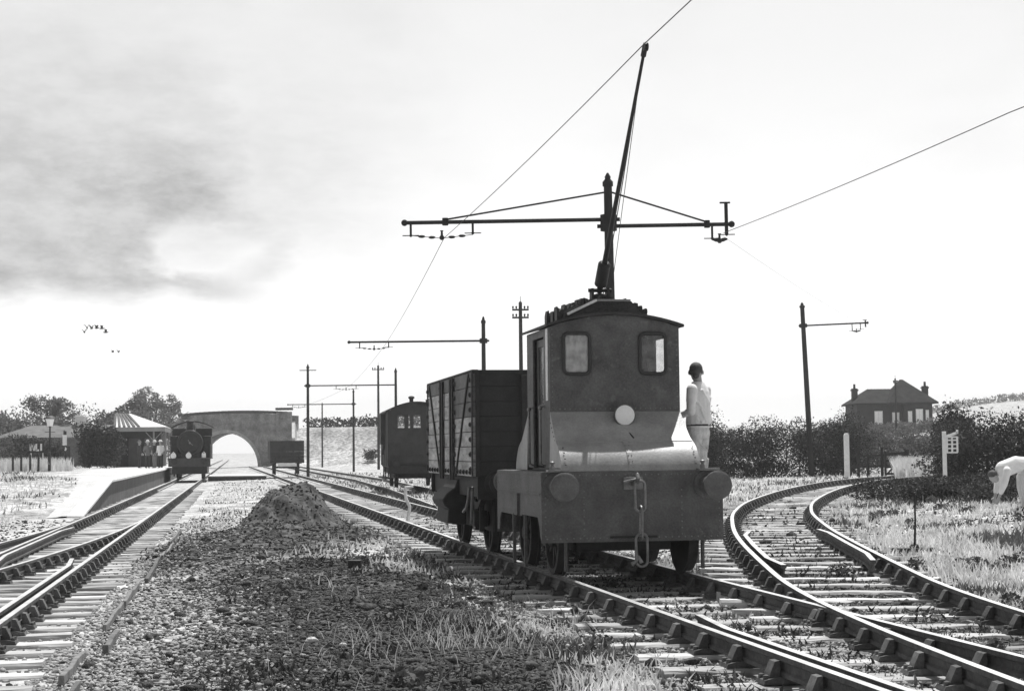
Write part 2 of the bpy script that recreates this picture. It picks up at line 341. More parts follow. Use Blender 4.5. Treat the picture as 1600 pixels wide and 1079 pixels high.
# ------------------------------------------------------------------ permanent way
RP = [(-.031, 0), (.031, 0), (.033, -.035), (.011, -.05), (.011, -.105), (.033, -.115), (.033, -.143), (-.033, -.143), (-.033, -.115), (-.011, -.105), (-.011, -.05), (-.035, -.035)]
def rail_mb(path, mb=None, prof=RP):   # path: (x,y,z) running-edge points, z = rail top
    mb = mb or MB(); P = [Vector(p) for p in path]; n = len(prof); base = len(mb.v)
    for i, p in enumerate(P):
        tt = (P[min(i+1, len(P)-1)]-P[max(i-1, 0)]); tt.z = 0; tt.normalize(); nn = Vector((tt.y, -tt.x, 0))
        mb.v += [tuple(p+nn*u+Vector((0, 0, w))) for (u, w) in prof]
    for i in range(len(P)-1):
        for j in range(n):
            mb.f.append([base+i*n+j, base+(i+1)*n+j, base+(i+1)*n+(j+1) % n, base+i*n+(j+1) % n]); mb.mi.append(1 if j == 0 else 0)
    mb.f += [[base+j for j in range(n)], [base+(len(P)-1)*n+j for j in range(n)][::-1]]; mb.mi += [0, 0]
    return mb
def offset(path, o):
    P = [Vector(p) for p in path]; res = []
    for i, p in enumerate(P):
        tt = (P[min(i+1, len(P)-1)]-P[max(i-1, 0)]); tt.z = 0; tt.normalize(); res.append(p+Vector((tt.y, -tt.x, 0))*o)
    return res
SLM = []
for k in range(5):                       # five weathered sleeper shapes, rough edged
    mb = MB(); L = 2.72; n = 14; rr = random.Random(k)
    for i in range(n):
        x = -L/2+L*i/(n-1); j = lambda s: rr.uniform(-s, s)
        e = .02 if i in (0, n-1) else 0
        mb.v += [(x+j(.015), -.125+j(.007), -.13), (x+j(.015), .125+j(.007), -.13), (x, .127+j(.008)-e, -.02), (x, .112+j(.01)-e, j(.006)), (x, 0+j(.02), .004+j(.006)), (x, -.112+j(.01)+e, j(.006)), (x, -.127+j(.008)+e, -.02)]
    for i in range(n-1):
        for q in range(7): mb.f.append([i*7+q, i*7+(q+1) % 7, (i+1)*7+(q+1) % 7, (i+1)*7+q]); mb.mi.append(0)
    mb.f += [list(range(7))[::-1], [(n-1)*7+q for q in range(7)]]; mb.mi += [0, 0]
    me = mb.mesh('sleeper'); me.materials.append(WOOD); SLM.append(me)
mb = MB()                                # cast chair with jaws and an oak key, rail along local y
mb.prism([(-.17, 0), (.17, 0), (.16, .03), (.085, .045), (-.085, .045), (-.16, .03)], -.095, .095, 'y')
mb.prism([(.04, .04), (.12, .03), (.105, .075), (.062, .15), (.04, .155)], -.06, .06, 'y')
mb.prism([(-.04, .04), (-.04, .155), (-.075, .15), (-.11, .075), (-.125, .03)], -.06, .06, 'y')
for sx in (-.14, .14):
    for sy in (-.05, .05): mb.lathe([(.02, 0), (.02, .03), (.008, .036)], (sx, sy, .028), n=6)
CHM = mb.mesh('chair'); CHM.materials.append(CHAIR)
def track(name, label, path, spacing=.8, zoff=0, first=0, sleepers=100, s0=0., rails=True, sink=0., group='railway tracks', y_from=6):
    T = empty(name, path[0], 0, label, 'railway track', group); T.location = (0, 0, 0)
    if rails:
        for sgn in (-1, 1): rail_mb(offset(path, sgn*.7525)).build('rail', [RAILSIDE, RAILTOP], T, 30)
    P = [Vector(p) for p in path]; acc = -s0; cnt = 0; rr = random.Random(len(name))
    for i in range(len(P)-1):
        seg = P[i+1]-P[i]; L = seg.length; q = 0
        while acc <= L:
            p = P[i]+seg*(max(acc, 0)/L)
            if cnt < sleepers and p.y > y_from:
                an = math.atan2(-seg.x, seg.y)+rr.uniform(-.015, .015)
                s = bpy.data.objects.new('sleeper', SLM[rr.randrange(5)]); COL.objects.link(s); s.parent = T
                s.location = (p.x+rr.uniform(-.05, .05), p.y, p.z-.188-sink*rr.random()); s.rotation_euler = (rr.uniform(-.01, .01), rr.uniform(-.006, .006), an)
                if p.y < 75:
                    for sgn in (-1, 1):
                        c = bpy.data.objects.new('chair', CHM); COL.objects.link(c); c.parent = s; c.location = (sgn*.7525-(s.location.x-p.x), 0, p.z-.188-s.location.z+.002)
                        if sgn > 0: c.rotation_euler = (0, 0, math.pi)
                cnt += 1
            acc += spacing*rr.uniform(.93, 1.07)
        acc -= L
    return T
def line(fx, fz, ys_): return [(float(fx(y)), float(y), float(fz(y))) for y in ys_]
ZM = -.1
track('railway_track', 'straight track under the electric locomotive and plank wagon', line(x_loco, lambda y: 0, [-4, 6, 12, 20, 30, 45, 60, 80, 105, 140, 180]), .8, sink=.008)
track('railway_track', 'main line track beside the station platform with long pale sleepers', line(x_main, lambda y: ZM, [-4, 6, 12, 20, 30, 45, 60, 80, 105, 140, 180, 260, 400]), .72)
sp_ = [tuple(p) for p in SIDC if p[1] > 9]
sid = [(x, y, float(z_side(y))) for x, y in SIDC]
track('railway_track', 'sharply curved siding swinging right past the white post', sid, .75, sink=.008)
track('railway_track', 'siding carrying the dark brake van', line(brake, lambda y: 0, list(range(44, 90, 3))+[95, 105, 120, 150, 185]), .8, sleepers=70, sink=.05, s0=6)
# turnout rails of the line leaving the main line to the left, lying in the same timbers
mt = [o for o in bpy.data.objects if o.get('label', '').startswith('main line')][0]
def dv(y, o): return float(x_main(y))+.763-.0026*(42-y)**2 - o
rail_mb([(dv(y, 0), y, ZM+.001) for y in np.linspace(41, 8, 26)]).build('rail', [RAILSIDE, RAILTOP], mt, 30)
rail_mb([(float(x_main(y))-.763-.0026*(42-y)**2-.0, y, ZM) for y in np.linspace(37, 8, 22)]).build('rail', [RAILSIDE, RAILTOP], mt, 30)
rail_mb([(float(x_main(y))+.60-.0-(.10 if y in (12, 24.5) else 0), y, ZM) for y in (12, 13.5, 18, 23, 24.5)]).build('check_rail', [RAILSIDE, RAILTOP], mt, 30)
rail_mb([(float(x_main(y))-.62+(.10 if y in (24, 35) else 0), y, ZM) for y in (24, 25.5, 30, 33.5, 35)]).build('check_rail', [RAILSIDE, RAILTOP], mt, 30)
for k, y in enumerate(np.arange(9.3, 38, .72)):
    p = (dv(y, 0), y, ZM-.186); c = bpy.data.objects.new('chair', CHM); COL.objects.link(c); c.parent = mt; c.location = p; c.rotation_euler = (0, 0, .12+math.pi)
lt = [o for o in bpy.data.objects if o.get('label', '').startswith('straight track')][0]
rail_mb([(float(x_loco(y))-.62+(.1 if y in (8.0, 14.3) else 0), y, 0) for y in (8.0, 9.2, 13.2, 14.3)]).build('check_rail', [RAILSIDE, RAILTOP], lt, 30)
stt = [o for o in bpy.data.objects if o.get('label', '').startswith('sharply')][0]
rail_mb([(float(x_side(y))+.72-.085-(.08 if y in (19.5, 26) else 0), y, float(z_side(y))) for y in (19.5, 20.5, 22.5, 25, 26)]).build('check_rail', [RAILSIDE, RAILTOP], stt, 30)
rail_mb([(float(x_side(y))-.72+.09+(.09 if y in (19, 25.5) else 0), y, float(z_side(y))) for y in (19, 20, 22, 24.5, 25.5)]).build('check_rail', [RAILSIDE, RAILTOP], stt, 30)

# timber edging boards laid end to end beside the main line
EB = [('longest edging board at the near end, bottom of the photo', 9.6, 2.8), ('second edging board from the bottom of the photo', 12.45, 1.9), ('tilted edging board third from the bottom edge', 14.5, 1.5), ('edging board in the middle of its row', 16.2, 2.6), ('edging board past a gap above the middle of its row', 19.0, 2.9), ('thin edging board beyond the gap, fifth from the front', 22.2, 3.6), ('edging board second from the far end of its row', 26.0, 4.6), ('last edging board at the far end by the grass', 31.0, 6.2)]
for i, (lb, y0, L) in enumerate(EB):
    jo = random.Random(i).uniform(-.1, .1); mb = MB(); ya, yb = y0, y0+L-.12
    pts = []
    for q in range(6):
        y = ya+(yb-ya)*q/5; pts.append((float(x_main(y))+.763+.93+jo, y, g1(x_main(y)+1.7, y)+.04+.012*math.sin(q*2+i)))
    for q in range(5): mb.bar(pts[q], tuple(Vector(pts[q+1])+(Vector(pts[q+1])-Vector(pts[q]))*.002), .036+.008*(i % 3), .075)
    tag(mb.build('edging_board', OLDWOOD, None, 30, .008), lb+', beside the main line', 'board', 'edging boards beside the main line')

# ------------------------------------------------------------------ wheels and buffers shared by the vehicles
def wheel_mb(r, spokes=8, w=.12):
    mb = MB(); mb.lathe([(r+.028, 0), (r+.028, .03), (r, .035), (r-.004, w), (r-.06, w), (r-.065, w-.03), (r-.065, .02), (r-.02, 0)], (0, 0, 0), (1, 0, 0), 28)
    mb.lathe([(.09, -.01), (.1, 0), (.1, w+.01), (.07, w+.03)], (0, 0, 0), (1, 0, 0), 14)
    for k in range(spokes):
        an = 2*math.pi*k/spokes; u = Vector((0, math.cos(an), math.sin(an)))
        mb.bar(u*.08+Vector((w*.55, 0, 0)), u*(r-.05)+Vector((w*.5, 0, 0)), .05, .05, (1, 0, 0))
    return mb
def wheelset(parent, s, r, spokes, m=IRON, axle=True):
    for sg in (-1, 1):
        me = wheel_mb(r, spokes).mesh('wheel'); o = link_mesh('wheel', me, m, parent, 40); o.location = (sg*.69, s, r+.002); o.rotation_euler = (.3*sg+.2, 0, 0)
        if sg < 0: o.rotation_euler = (.5, 0, math.pi)
    if axle:
        mb = MB(); mb.tube([(-.68, s, r), (.68, s, r)], .06, 10); mb.build('axle', m, parent)
HEADM = mat('buffer_face', .13, .3, 5, .5, .2, 50)
def buffer_at(parent, x, s, z, dirn, r=.17, L=.42, m=PAINT, foot=.13):
    mb = MB(); mb.lathe([(foot+.03, 0), (foot+.03, .02), (foot-.02, .03), (foot-.035, .22), (foot-.01, .23), (foot-.01, .25)], (x, s, z), (0, dirn, 0), 20); b_ = mb.build('buffer', m, parent)
    mb = MB(); mb.lathe([(.045, .24), (.045, L-.05), (.08, L-.035), (r-.01, L-.03), (r, L-.02), (r, L-.004), (r*.85, L+.012), (r*.3, L+.022)], (x, s, z), (0, dirn, 0), 26); mb.build('buffer_head', HEADM if m is PAINT else m, b_)
    return b_
def link_mb(c, w, h, r, plane):        # one oval chain link centred at c
    pts = []
    for k in range(20):
        an = 2*math.pi*k/20; u = math.cos(an)*w/2; v = math.sin(an)*w/2+(h/2-w/2)*(1 if math.sin(an) > 0 else -1 if math.sin(an) < 0 else 0)
        pts.append(Vector(c)+(Vector((u, 0, v)) if plane == 'x' else Vector((0, u, v))))
    mb = MB(); mb.tube(pts, r, 8, closed=True); return mb

# ------------------------------------------------------------------ electric locomotive
TR = math.atan(.18)
LO = empty('electric_locomotive', (1.33, 18.6, 0), TR, 'small riveted electric locomotive with trolley pole and sloping bonnets', 'locomotive')
FL, HW = 2.9, 1.04
fr = MB()
fr.boxb(-HW, HW, 0, .025, .385, 1.16); fr.boxb(-HW, HW, FL-.025, FL, .385, 1.16)
for z0 in (.43,):
    for x in np.arange(-.98, 1.0, .075): fr.rivet((x, 0, z0), (0, -1, 0), .008)
for x in (-HW+.045, HW-.045, -.56, .56):
    for z in np.arange(.46, 1.0, .07): fr.rivet((x, 0, z), (0, -1, 0), .008)
for x in np.arange(-.98, 1.0, .075): fr.rivet((x, 0, 1.125), (0, -1, 0), .007)
fr.boxb(-HW+.02, HW-.02, .027, FL-.027, 1.13, 1.165)
frame = fr.build('frame', [PAINT, RIV], LO, 35)
for sg in (-1, 1):
    sp2 = MB(); xo = sg*HW; xi = sg*(HW-.02); a_, b_ = min(xo, xi), max(xo, xi)
    prof = [(.027, 1.163), (.027, .40), (.10, .46), (.14, .56), (.22, .66), (1.18, .66), (1.2, .64), (2.62, .64), (2.70, .58), (2.74, .42), (FL-.027, .42), (FL-.027, 1.163)]
    sp2.prism(prof, a_, b_, 'x')
    sp2.boxb(min(xo, xo+sg*.012), max(xo, xo+sg*.012), .05, FL-.03, .905, .93)
    sp2.boxb(min(xo, xo+sg*.03), max(xo, xo+sg*.03), 1.35, 1.41, .645, .90)
    for y in np.arange(.08, FL-.05, .085): sp2.rivet((xo, y, 1.13), (sg, 0, 0), .007); sp2.rivet((xo, y, .70), (sg, 0, 0), .006)
    for z in np.arange(.70, 1.12, .07):
        for y in (1.27, 1.49, .05, FL-.08): sp2.rivet((xo, y, z), (sg, 0, 0), .007)
    sp2.build('side_plate', [PAINT, RIV], LO, 35, .004)
    wl = MB(); wl.boxb(-.018, .018, -.018, .018, -.60, 0); wl.build('wheel_stay', PAINT, LO, loc=(sg*(HW-.01), 1.02, .66))
    wl = MB(); wl.boxb(-.018, .018, -.018, .018, -.60, 0); wl.build('wheel_stay', PAINT, LO, loc=(sg*(HW-.01), 1.75, .66))
CW, C0, C1, CE = .775, .76, 2.16, 2.83         # cab half width, front, back, eaves
CT = 2.97
def roofz(x): return CE+(CT-CE)*(1-(x/CW)**2)
def wall(mb, y0, y1, zb, holes):               # an end wall with window holes, arched top
    xs = sorted({-CW, CW, -.25, 0, .25}|{h[0] for h in holes}|{h[1] for h in holes}|{-CW*.85, CW*.85})
    for i in range(len(xs)-1):
        x0, x1 = xs[i], xs[i+1]; hit = [h for h in holes if h[0] <= x0 and h[1] >= x1]
        segs = [(zb, zb, hit[0][2], hit[0][2]), (hit[0][3], hit[0][3], roofz(x0), roofz(x1))] if hit else [(zb, zb, roofz(x0), roofz(x1))]
        for (a0, a1, b0, b1) in segs:
            vs = [(x, y, z) for y in (y0, y1) for (x, z) in ((x0, a0), (x1, a1), (x1, b1), (x0, b0))]
            mb.add(vs, [(0, 1, 2, 3), (7, 6, 5, 4), (0, 4, 5, 1), (3, 2, 6, 7), (0, 3, 7, 4), (1, 5, 6, 2)])
HOLES = [(-.455-.155, -.455+.155, 2.285, 2.755), (.455-.155, .455+.155, 2.285, 2.755)]
cb = MB(); wall(cb, C0, C0+.02, 1.8, HOLES); wall(cb, C1-.02, C1, 1.8, HOLES)
for sg in (-1, 1):
    x0, x1 = sorted((sg*CW, sg*(CW-.02)))
    cb.boxb(x0, x1, C0+.02, C0+.36, 1.2, CE); cb.boxb(x0, x1, C1-.38, C1-.02, 1.2, CE); cb.boxb(x0, x1, C0+.36, C1-.38, 2.74, CE)
    for z in np.arange(1.85, 2.85, .06):
        cb.rivet((sg*CW, C0+.035, z), (sg, 0, 0), .008); cb.rivet((sg*CW, C1-.035, z), (sg, 0, 0), .008)
for x in np.arange(-.72, .74, .06): cb.rivet((x, C0, 1.88), (0, -1, 0), .007)
for z in np.arange(1.9, 2.84, .06):
    for x in (-CW+.03, CW-.03): cb.rivet((x, C0, z), (0, -1, 0), .006)
cb.build('cab', [PAINT, RIV], LO, 35)
fl = MB(); fl.boxb(-.74, .74, C0+.03, C1-.03, 1.17, 1.2); fl.boxb(-.25, .25, 1.1, 1.8, 1.2, 2.05); fl.build('cab_interior', BLACK, LO)
mb = MB()                                        # pale strip up the front doorpost, its lit edge put into the colour
mb.boxb(-CW-.012, -CW-.002, C0+.07, C0+.19, 1.98, 2.82); mb.build('lit_doorpost_strip', mat('painted_lit_edge', .75, .2, 6, .5, .1, 50), LO, bevel=.003)
for sg in (-1, 1):
    if sg < 0:
        mb = MB(); x = sg*(CW-.06); mb.boxb(x-.015, x+.015, C0+.37, C1-.40, 1.22, 1.95); mb.boxb(x-.015, x+.015, C0+.37, C0+.47, 1.95, 2.73); mb.boxb(x-.015, x+.015, C1-.50, C1-.40, 1.95, 2.73); mb.boxb(x-.015, x+.015, C0+.47, C1-.5, 2.64, 2.73)
        dr = mb.build('cab_door', mat('door_paint', .06, .2, 3, .5, .1, 50), LO, bevel=.004)
        g_ = MB(); g_.boxb(x-.004, x+.004, C0+.47, C1-.5, 1.95, 2.64); g_.build('pane', CLEAR, dr)
    hr = MB(); x = sg*(CW+.05); hr.tube([(sg*CW, C0+.34, 1.92), (x, C0+.34, 1.92), (x, C0+.34, 1.25), (sg*CW, C0+.34, 1.22)], .014, 8); hr.ball((x, C0+.34, 1.9), .028); hr.build('handrail', STEEL, LO)
    hr = MB(); hr.tube([(sg*CW, C1-.36, 1.92), (x, C1-.36, 1.92), (x, C1-.36, 1.25), (sg*CW, C1-.36, 1.22)], .014, 8); hr.ball((x, C1-.36, 1.9), .028); hr.build('handrail', STEEL, LO)
for (y, dr_, nm) in ((C0, -1, 'f'), (C1, 1, 'b')):
    for (x0, x1, z0, z1) in HOLES:
        mb = MB(); rr = .06; pts = []
        for (cx, cz, a0) in ((x1-rr, z1-rr, 0), (x0+rr, z1-rr, 90), (x0+rr, z0+rr, 180), (x1-rr, z0+rr, 270)):
            for k in range(5): an = R(a0+k*22.5); pts.append((cx+rr*math.cos(an), y+dr_*.008, cz+rr*math.sin(an)))
        mb.tube(pts, .022, 8, closed=True)
        # corner gussets behind the rounded rim
        for (cx, cz, a0, ex, ez) in ((x1-rr, z1-rr, 0, x1, z1), (x0+rr, z1-rr, 90, x0, z1), (x0+rr, z0+rr, 180, x0, z0), (x1-rr, z0+rr, 270, x1, z0)):
            ar = [(cx+rr*math.cos(R(a0+k*22.5)), cz+rr*math.sin(R(a0+k*22.5))) for k in range(5)]
            mb.prism([(ex, ez)]+ar[::-1], y+dr_*.001, y+dr_*.004, 'y')
        wf = mb.build('window', mat('window_rim', .045, .3, 6, .5, .1, 50), LO, 40)
        g_ = MB(); g_.boxb(x0+.004, x1-.004, y-dr_*.012-.002, y-dr_*.012+.002, z0+.004, z1-.004); g_.build('pane', PANE if (x0 < 0) else CLEAR, wf)
# bonnets: sloping sheet, round nose
def bonnet(front):
    prof = [(C0, 1.845)]
    prof += [(.56, 1.66), (.42, 1.545), (.335, 1.492), (.265, 1.462), (.20, 1.422), (.14, 1.365), (.09, 1.30), (.055, 1.235), (.037, 1.168)]
    W0 = [.775, .785, .79, .80, .80, .80, .80, .80, .80, .80]
    mb = MB(); n = len(prof); nx = 12
    f = (lambda s: s) if front else (lambda s: FL-s)
    for i, (s, z) in enumerate(prof):
        for k in range(nx+1): mb.v.append((-W0[i]+2*W0[i]*k/nx, f(s), z))
    for i in range(n-1):
        for k in range(nx):
            q = [i*(nx+1)+k, i*(nx+1)+k+1, (i+1)*(nx+1)+k+1, (i+1)*(nx+1)+k]; mb.f.append(q if not front else q[::-1]); mb.mi.append(0)
    for sg in (0, nx):                         # side sheets down to the frame
        ids = [i*(nx+1)+sg for i in range(n)]; base = len(mb.v)
        x = -.79 if sg == 0 else .79
        mb.v += [(x, f(C0), 1.168)]
        mb.f.append(ids+[base]); mb.mi.append(0)
    return mb
for front in (True, False):
    mb = bonnet(front)
    if front:
        for sg in (-1, 1):
            for (s, z) in ((.70, 1.79), (.64, 1.735), (.58, 1.68), (.52, 1.63), (.46, 1.58), (.40, 1.535)): mb.rivet((sg*.79, s+.03, z-.02), (sg, 0, 0), .008)
            for (s, z) in ((.14, 1.365), (.09, 1.30), (.055, 1.235), (.20, 1.422)): mb.rivet((sg*.75, s-.005, z+.008), (0, -.8, .6), .008)
            for k in range(9): mb.rivet((sg*.80, .12+k*.07, 1.20), (sg, 0, 0), .007)
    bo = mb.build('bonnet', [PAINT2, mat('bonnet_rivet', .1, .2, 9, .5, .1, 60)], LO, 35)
    if front:
        st = MB()
        pr = [(.33, 1.499), (.262, 1.469), (.196, 1.429), (.135, 1.371), (.084, 1.305), (.049, 1.238), (.031, 1.172)]
        for i in range(len(pr)-1):
            (s0, z0), (s1, z1) = pr[i], pr[i+1]; st.add([(-.03, s0, z0), (.03, s0, z0), (.03, s1, z1), (-.03, s1, z1)], [(3, 2, 1, 0)])
            if i > 0:
                for x in (-.018, .018): st.rivet((x, (s0+s1)/2-.002, (z0+z1)/2+.002), (0, -.8, .6), .006)
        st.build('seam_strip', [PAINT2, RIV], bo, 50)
        rg = MB()                                  # fold ridge across the bonnet
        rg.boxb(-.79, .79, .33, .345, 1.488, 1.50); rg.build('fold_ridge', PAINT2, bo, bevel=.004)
# roof
rf = MB(); n = 18
for (dz, y0, y1) in ((0, C0-.06, C1+.06),):
    for i in range(n+1):
        x = -(CW+.05)+2*(CW+.05)*i/n; z = CE-.012+(CT-CE)*(1-(x/(CW+.05))**2)+.012
        rf.v += [(x, y0, z), (x, y1, z), (x, y1, z+.03), (x, y0, z+.03)]
    for i in range(n):
        for q in range(4): rf.f.append([i*4+q, (i+1)*4+q, (i+1)*4+(q+1) % 4, i*4+(q+1) % 4]); rf.mi.append(0)
    rf.f += [[0, 1, 2, 3], [n*4+3, n*4+2, n*4+1, n*4]]; rf.mi += [0, 0]
rf.build('cab_roof', mat('roof_paint', .05, .3, 3, .7, .15, 40), LO, 35)
# trolley stand on the roof: boards, toothed sides, casting
ts = MB(); ts.prism([(-.56, 2.9), (.42, 2.9), (.40, 3.02), (.28, 3.16), (-.18, 3.16), (-.30, 3.13), (-.54, 3.04)], 1.05, 1.85, 'y')
ts.build('trolley_stand', mat('stand_wood', .06, .35, 5, .9, .3, 40), LO)
for (y0, sd0) in ((1.06, 3), (1.30, 4), (1.66, 5)):
    rr = random.Random(sd0); pl = []; u = -.62
    while u < .46:
        zz = 3.0+.155*max(0, 1-abs((u+.08)/.62)**1.6); w_ = rr.uniform(.018, .035); h_ = rr.uniform(.02, .075)
        pl += [(u, zz), (u+rr.uniform(-.02, .02), zz+h_), (u+w_, zz+h_*rr.uniform(.7, 1.1)), (u+w_+.004, zz+.004)]; u += w_+rr.uniform(.012, .035)
    tt_ = MB(); tt_.prism([(-.62, 2.90)]+pl+[(.46, 2.90)], y0, y0+.14, 'y'); tt_.build('roof_insulators', BLACK, LO)
bd = MB(); bd.bar((-.50, 1.02, 3.0), (-.15, 1.02, 3.165), .05, .028); bd.build('stand_board', WHITE, LO)
bd = MB(); bd.bar((-.15, 1.02, 3.165), (.26, 1.02, 3.165), .05, .024); bd.build('stand_board', mat('pale_board', .3, .2, 6, .8, .2, 50), LO)
tb = MB(); tb.boxb(-.16, .08, 1.18, 1.42, 3.16, 3.20)
for x in (-.14, .05): tb.boxb(x-.015, x+.015, 1.24, 1.36, 3.2, 3.33)
tb.lathe([(.09, 0), (.09, .05), (.05, .07)], (-.04, 1.3, 3.2), n=16); tb.tube([(-.18, 1.3, 3.31), (.10, 1.3, 3.31)], .025, 10); tb.build('trolley_base', BLACK, LO)
Rz = Matrix.Rotation(TR, 3, 'Z'); inv = lambda p: Rz.inverted() @ (Vector(p)-Vector((1.33, 18.6, 0)))
TIP = Vector((1.452, 17.42, 5.70)); tl = inv(TIP); bl = Vector((-.04, 1.3, 3.33)); ax_ = (tl-bl); axn = ax_.normalized()
tp = MB(); tp.tube([bl-axn*.05, bl+axn*.6, bl+ax_*.5, tl-axn*.12], [.035, .031, .024, .017], 10); tpo = tp.build('trolley_pole', BLACK, LO)
sc_ = MB(); sc_.lathe([(.05, 0), (.075, .02), (.075, .33), (.045, .36)], bl+axn*.05, axn, 16); sc_.build('spring_casing', BLACK, tpo)
hd = MB(); hd.tube([tl-axn*.16, tl-axn*.02], .03, 10); hd.lathe([(.045, -.022), (.045, -.016), (.028, 0), (.045, .016), (.045, .022)], tl-Vector((0, 0, .038)), (1, 0, 0), 16); hd.build('trolley_head', BLACK, tpo)
rp = MB(); p0 = tl-axn*.35; p1 = Vector((.10, 1.95, 3.05))
rp.tube([p0+(p1-p0)*k/8-Vector((0, 0, .10*math.sin(math.pi*k/8)*.6)) for k in range(9)], .0055, 6); rp.build('trolley_rope', BLACK, tpo)
rp = MB(); p1 = Vector((.16, 1.7, 3.08)); rp.tube([p0+(p1-p0)*k/8 for k in range(9)], .004, 6); rp.build('trolley_rope', BLACK, tpo)
# headlamp
hl = MB(); hz = 1.80; hl.lathe([(.05, 0), (.10, .03), (.125, .10), (.128, .14), (.118, .145)], (.07, C0-.02, hz), (0, -1, 0), 28); hlo = hl.build('headlamp', PAINT, LO)
g_ = MB(); g_.lathe([(.117, .0), (.112, .012), (.07, .03), (.02, .036)], (.07, C0-.162, hz), (0, -1, 0), 28); g_.build('lens', GLASSW, hlo)
br = MB(); br.bar((.045, C0-.12, hz-.12), (.045, C0-.08, hz-.22), .018, .02); br.bar((.095, C0-.12, hz-.12), (.095, C0-.08, hz-.22), .018, .02); br.boxb(.03, .11, C0-.145, C0-.05, hz-.145, hz-.125); br.build('bracket', BLACK, hlo)
cbm = MB(); cbm.tube([(.07, .64, 1.65), (.09, .5, 1.60), (.12, .40, 1.535)], .009, 6); cbm.build('lamp_cable', BLACK, LO)
for sg in (-1, 1):
    buffer_at(LO, sg*.86, 0, 1.005, -1, .158, .42, PAINT); buffer_at(LO, sg*.86, FL, 1.005, 1, .158, .42, PAINT)
    bk = MB(); bk.boxb(sg*.86-.12, sg*.86+.12, -.09, .03, 1.168, 1.19); bk.lathe([(.03, 0), (.03, .03), (.015, .05), (.028, .07), (.028, .085), (.01, .095)], (sg*.86-.06, -.03, 1.19), n=10); bk.build('lamp_iron', STEEL, LO)
    gi = MB(); gi.boxb(-.014, .014, -.03, .03, -.36, 0); gi.build('guard_iron', PAINT, LO, loc=(sg*.74 + (.10 if sg > 0 else 0), .16, .42))
# drawhook and three-link coupling
hk = MB(); hk.boxb(-.11, .11, -.02, 0, .96, 1.10); hk.boxb(-.02, .02, -.20, -.02, 1.0, 1.05); hk.tube([(0, -.10, 1.03), (0, -.2, 1.05), (0, -.235, 1.09), (0, -.21, 1.13), (0, -.17, 1.125)], [.022, .026, .026, .022, .012], 10); hk.tube([(-.12, -.06, 1.04), (.02, -.10, 1.075)], .018, 8)
hko = hk.build('drawhook', STEEL, LO, 40, .004)
link_mb((0.03, -.20, .89), .115, .34, .016, 'x').build('chain_link', STEEL, hko)
link_mb((0.035, -.20, .60), .105, .36, .016, 'y').build('chain_link', STEEL, hko)
link_mb((0.04, -.20, .30), .13, .36, .016, 'x').build('chain_link', STEEL, hko)
sh = MB(); sh.tube([(0.0, -.2, .21), (-.04, -.21, .17), (-.075, -.2, .145)], [.014, .022, .03], 8); sh.tube([(0.0, -.2, .24), (.03, -.21, .16)], [.012, .028], 8); sh.build('shackle', STEEL, hko)
lp = MB(); lp.boxb(-.27, .27, -.02, 0, .425, .45); lp.build('step_bar', BLACK, LO)
for s in (.60, 2.22): wheelset(LO, s, .40, 8)
ax = MB(); ax.boxb(-.55, .55, .45, 2.5, .26, 1.1); ax.build('motor_casing', BLACK, LO)
stp = MB(); stp.boxb(HW+.002, HW+.34, 1.15, 1.85, .70, .725); stp.boxb(HW+.05, HW+.09, 1.2, 1.24, .725, 1.15); stp.boxb(HW+.05, HW+.09, 1.76, 1.8, .725, 1.15); stp.build('footstep', PAINT, LO)

# ------------------------------------------------------------------ plank goods wagon behind the locomotive
def along(y, z=0): return (float(x_loco(y)), y, z)
WG = empty('goods_wagon', along(22.5), TR, 'high-sided plank wagon with pale weathered side and black end, coupled behind the locomotive', 'wagon')
WW, WL, WB, WT = 1.16, 4.75, 1.06, 2.47
zs = np.linspace(WB, WT, 8)
for sg in (-1, 1):
    bd = MB()
    for k in range(7):
        bd.cur = 1 if k == 6 or (k == 4) else 0
        for (s0, s1) in ((.02, 1.72), (1.74, 3.0), (3.02, WL-.02)):
            dx = random.uniform(0, .008); x0, x1 = sorted((sg*(WW+dx), sg*(WW-.06)))
            bd.cur = 1 if k == 6 or (k == 5 and s0 < 1) or (k == 4 and s0 < 1 ) else 0
            bd.boxb(x0, x1, s0, s1, zs[k]+.005, zs[k+1]-.004)
    bd.cur = 0; bd.build('body_side', [PLANK, PLANKD], WG, 30, .005)
for s in (0, WL-.06):
    en = MB()
    for k in range(7): en.boxb(-WW+.055, WW-.055, s, s+.06, zs[k]+.004, zs[k+1]-.004)
    en.build('body_end', WAGEND, WG, 30, .005)
es = MB()
for x in (-.45, .45): es.boxb(x-.06, x+.06, -.09, -.002, .85, WT-.05)
es.boxb(-WW, WW, -.012, -.002, WT-.03, WT+.02); es.boxb(-WW+.03, -WW+.09, -.02, -.002, WB, WT); es.boxb(WW-.09, WW-.03, -.02, -.002, WB, WT)
es.build('end_stanchion', WAGEND, WG, bevel=.004)
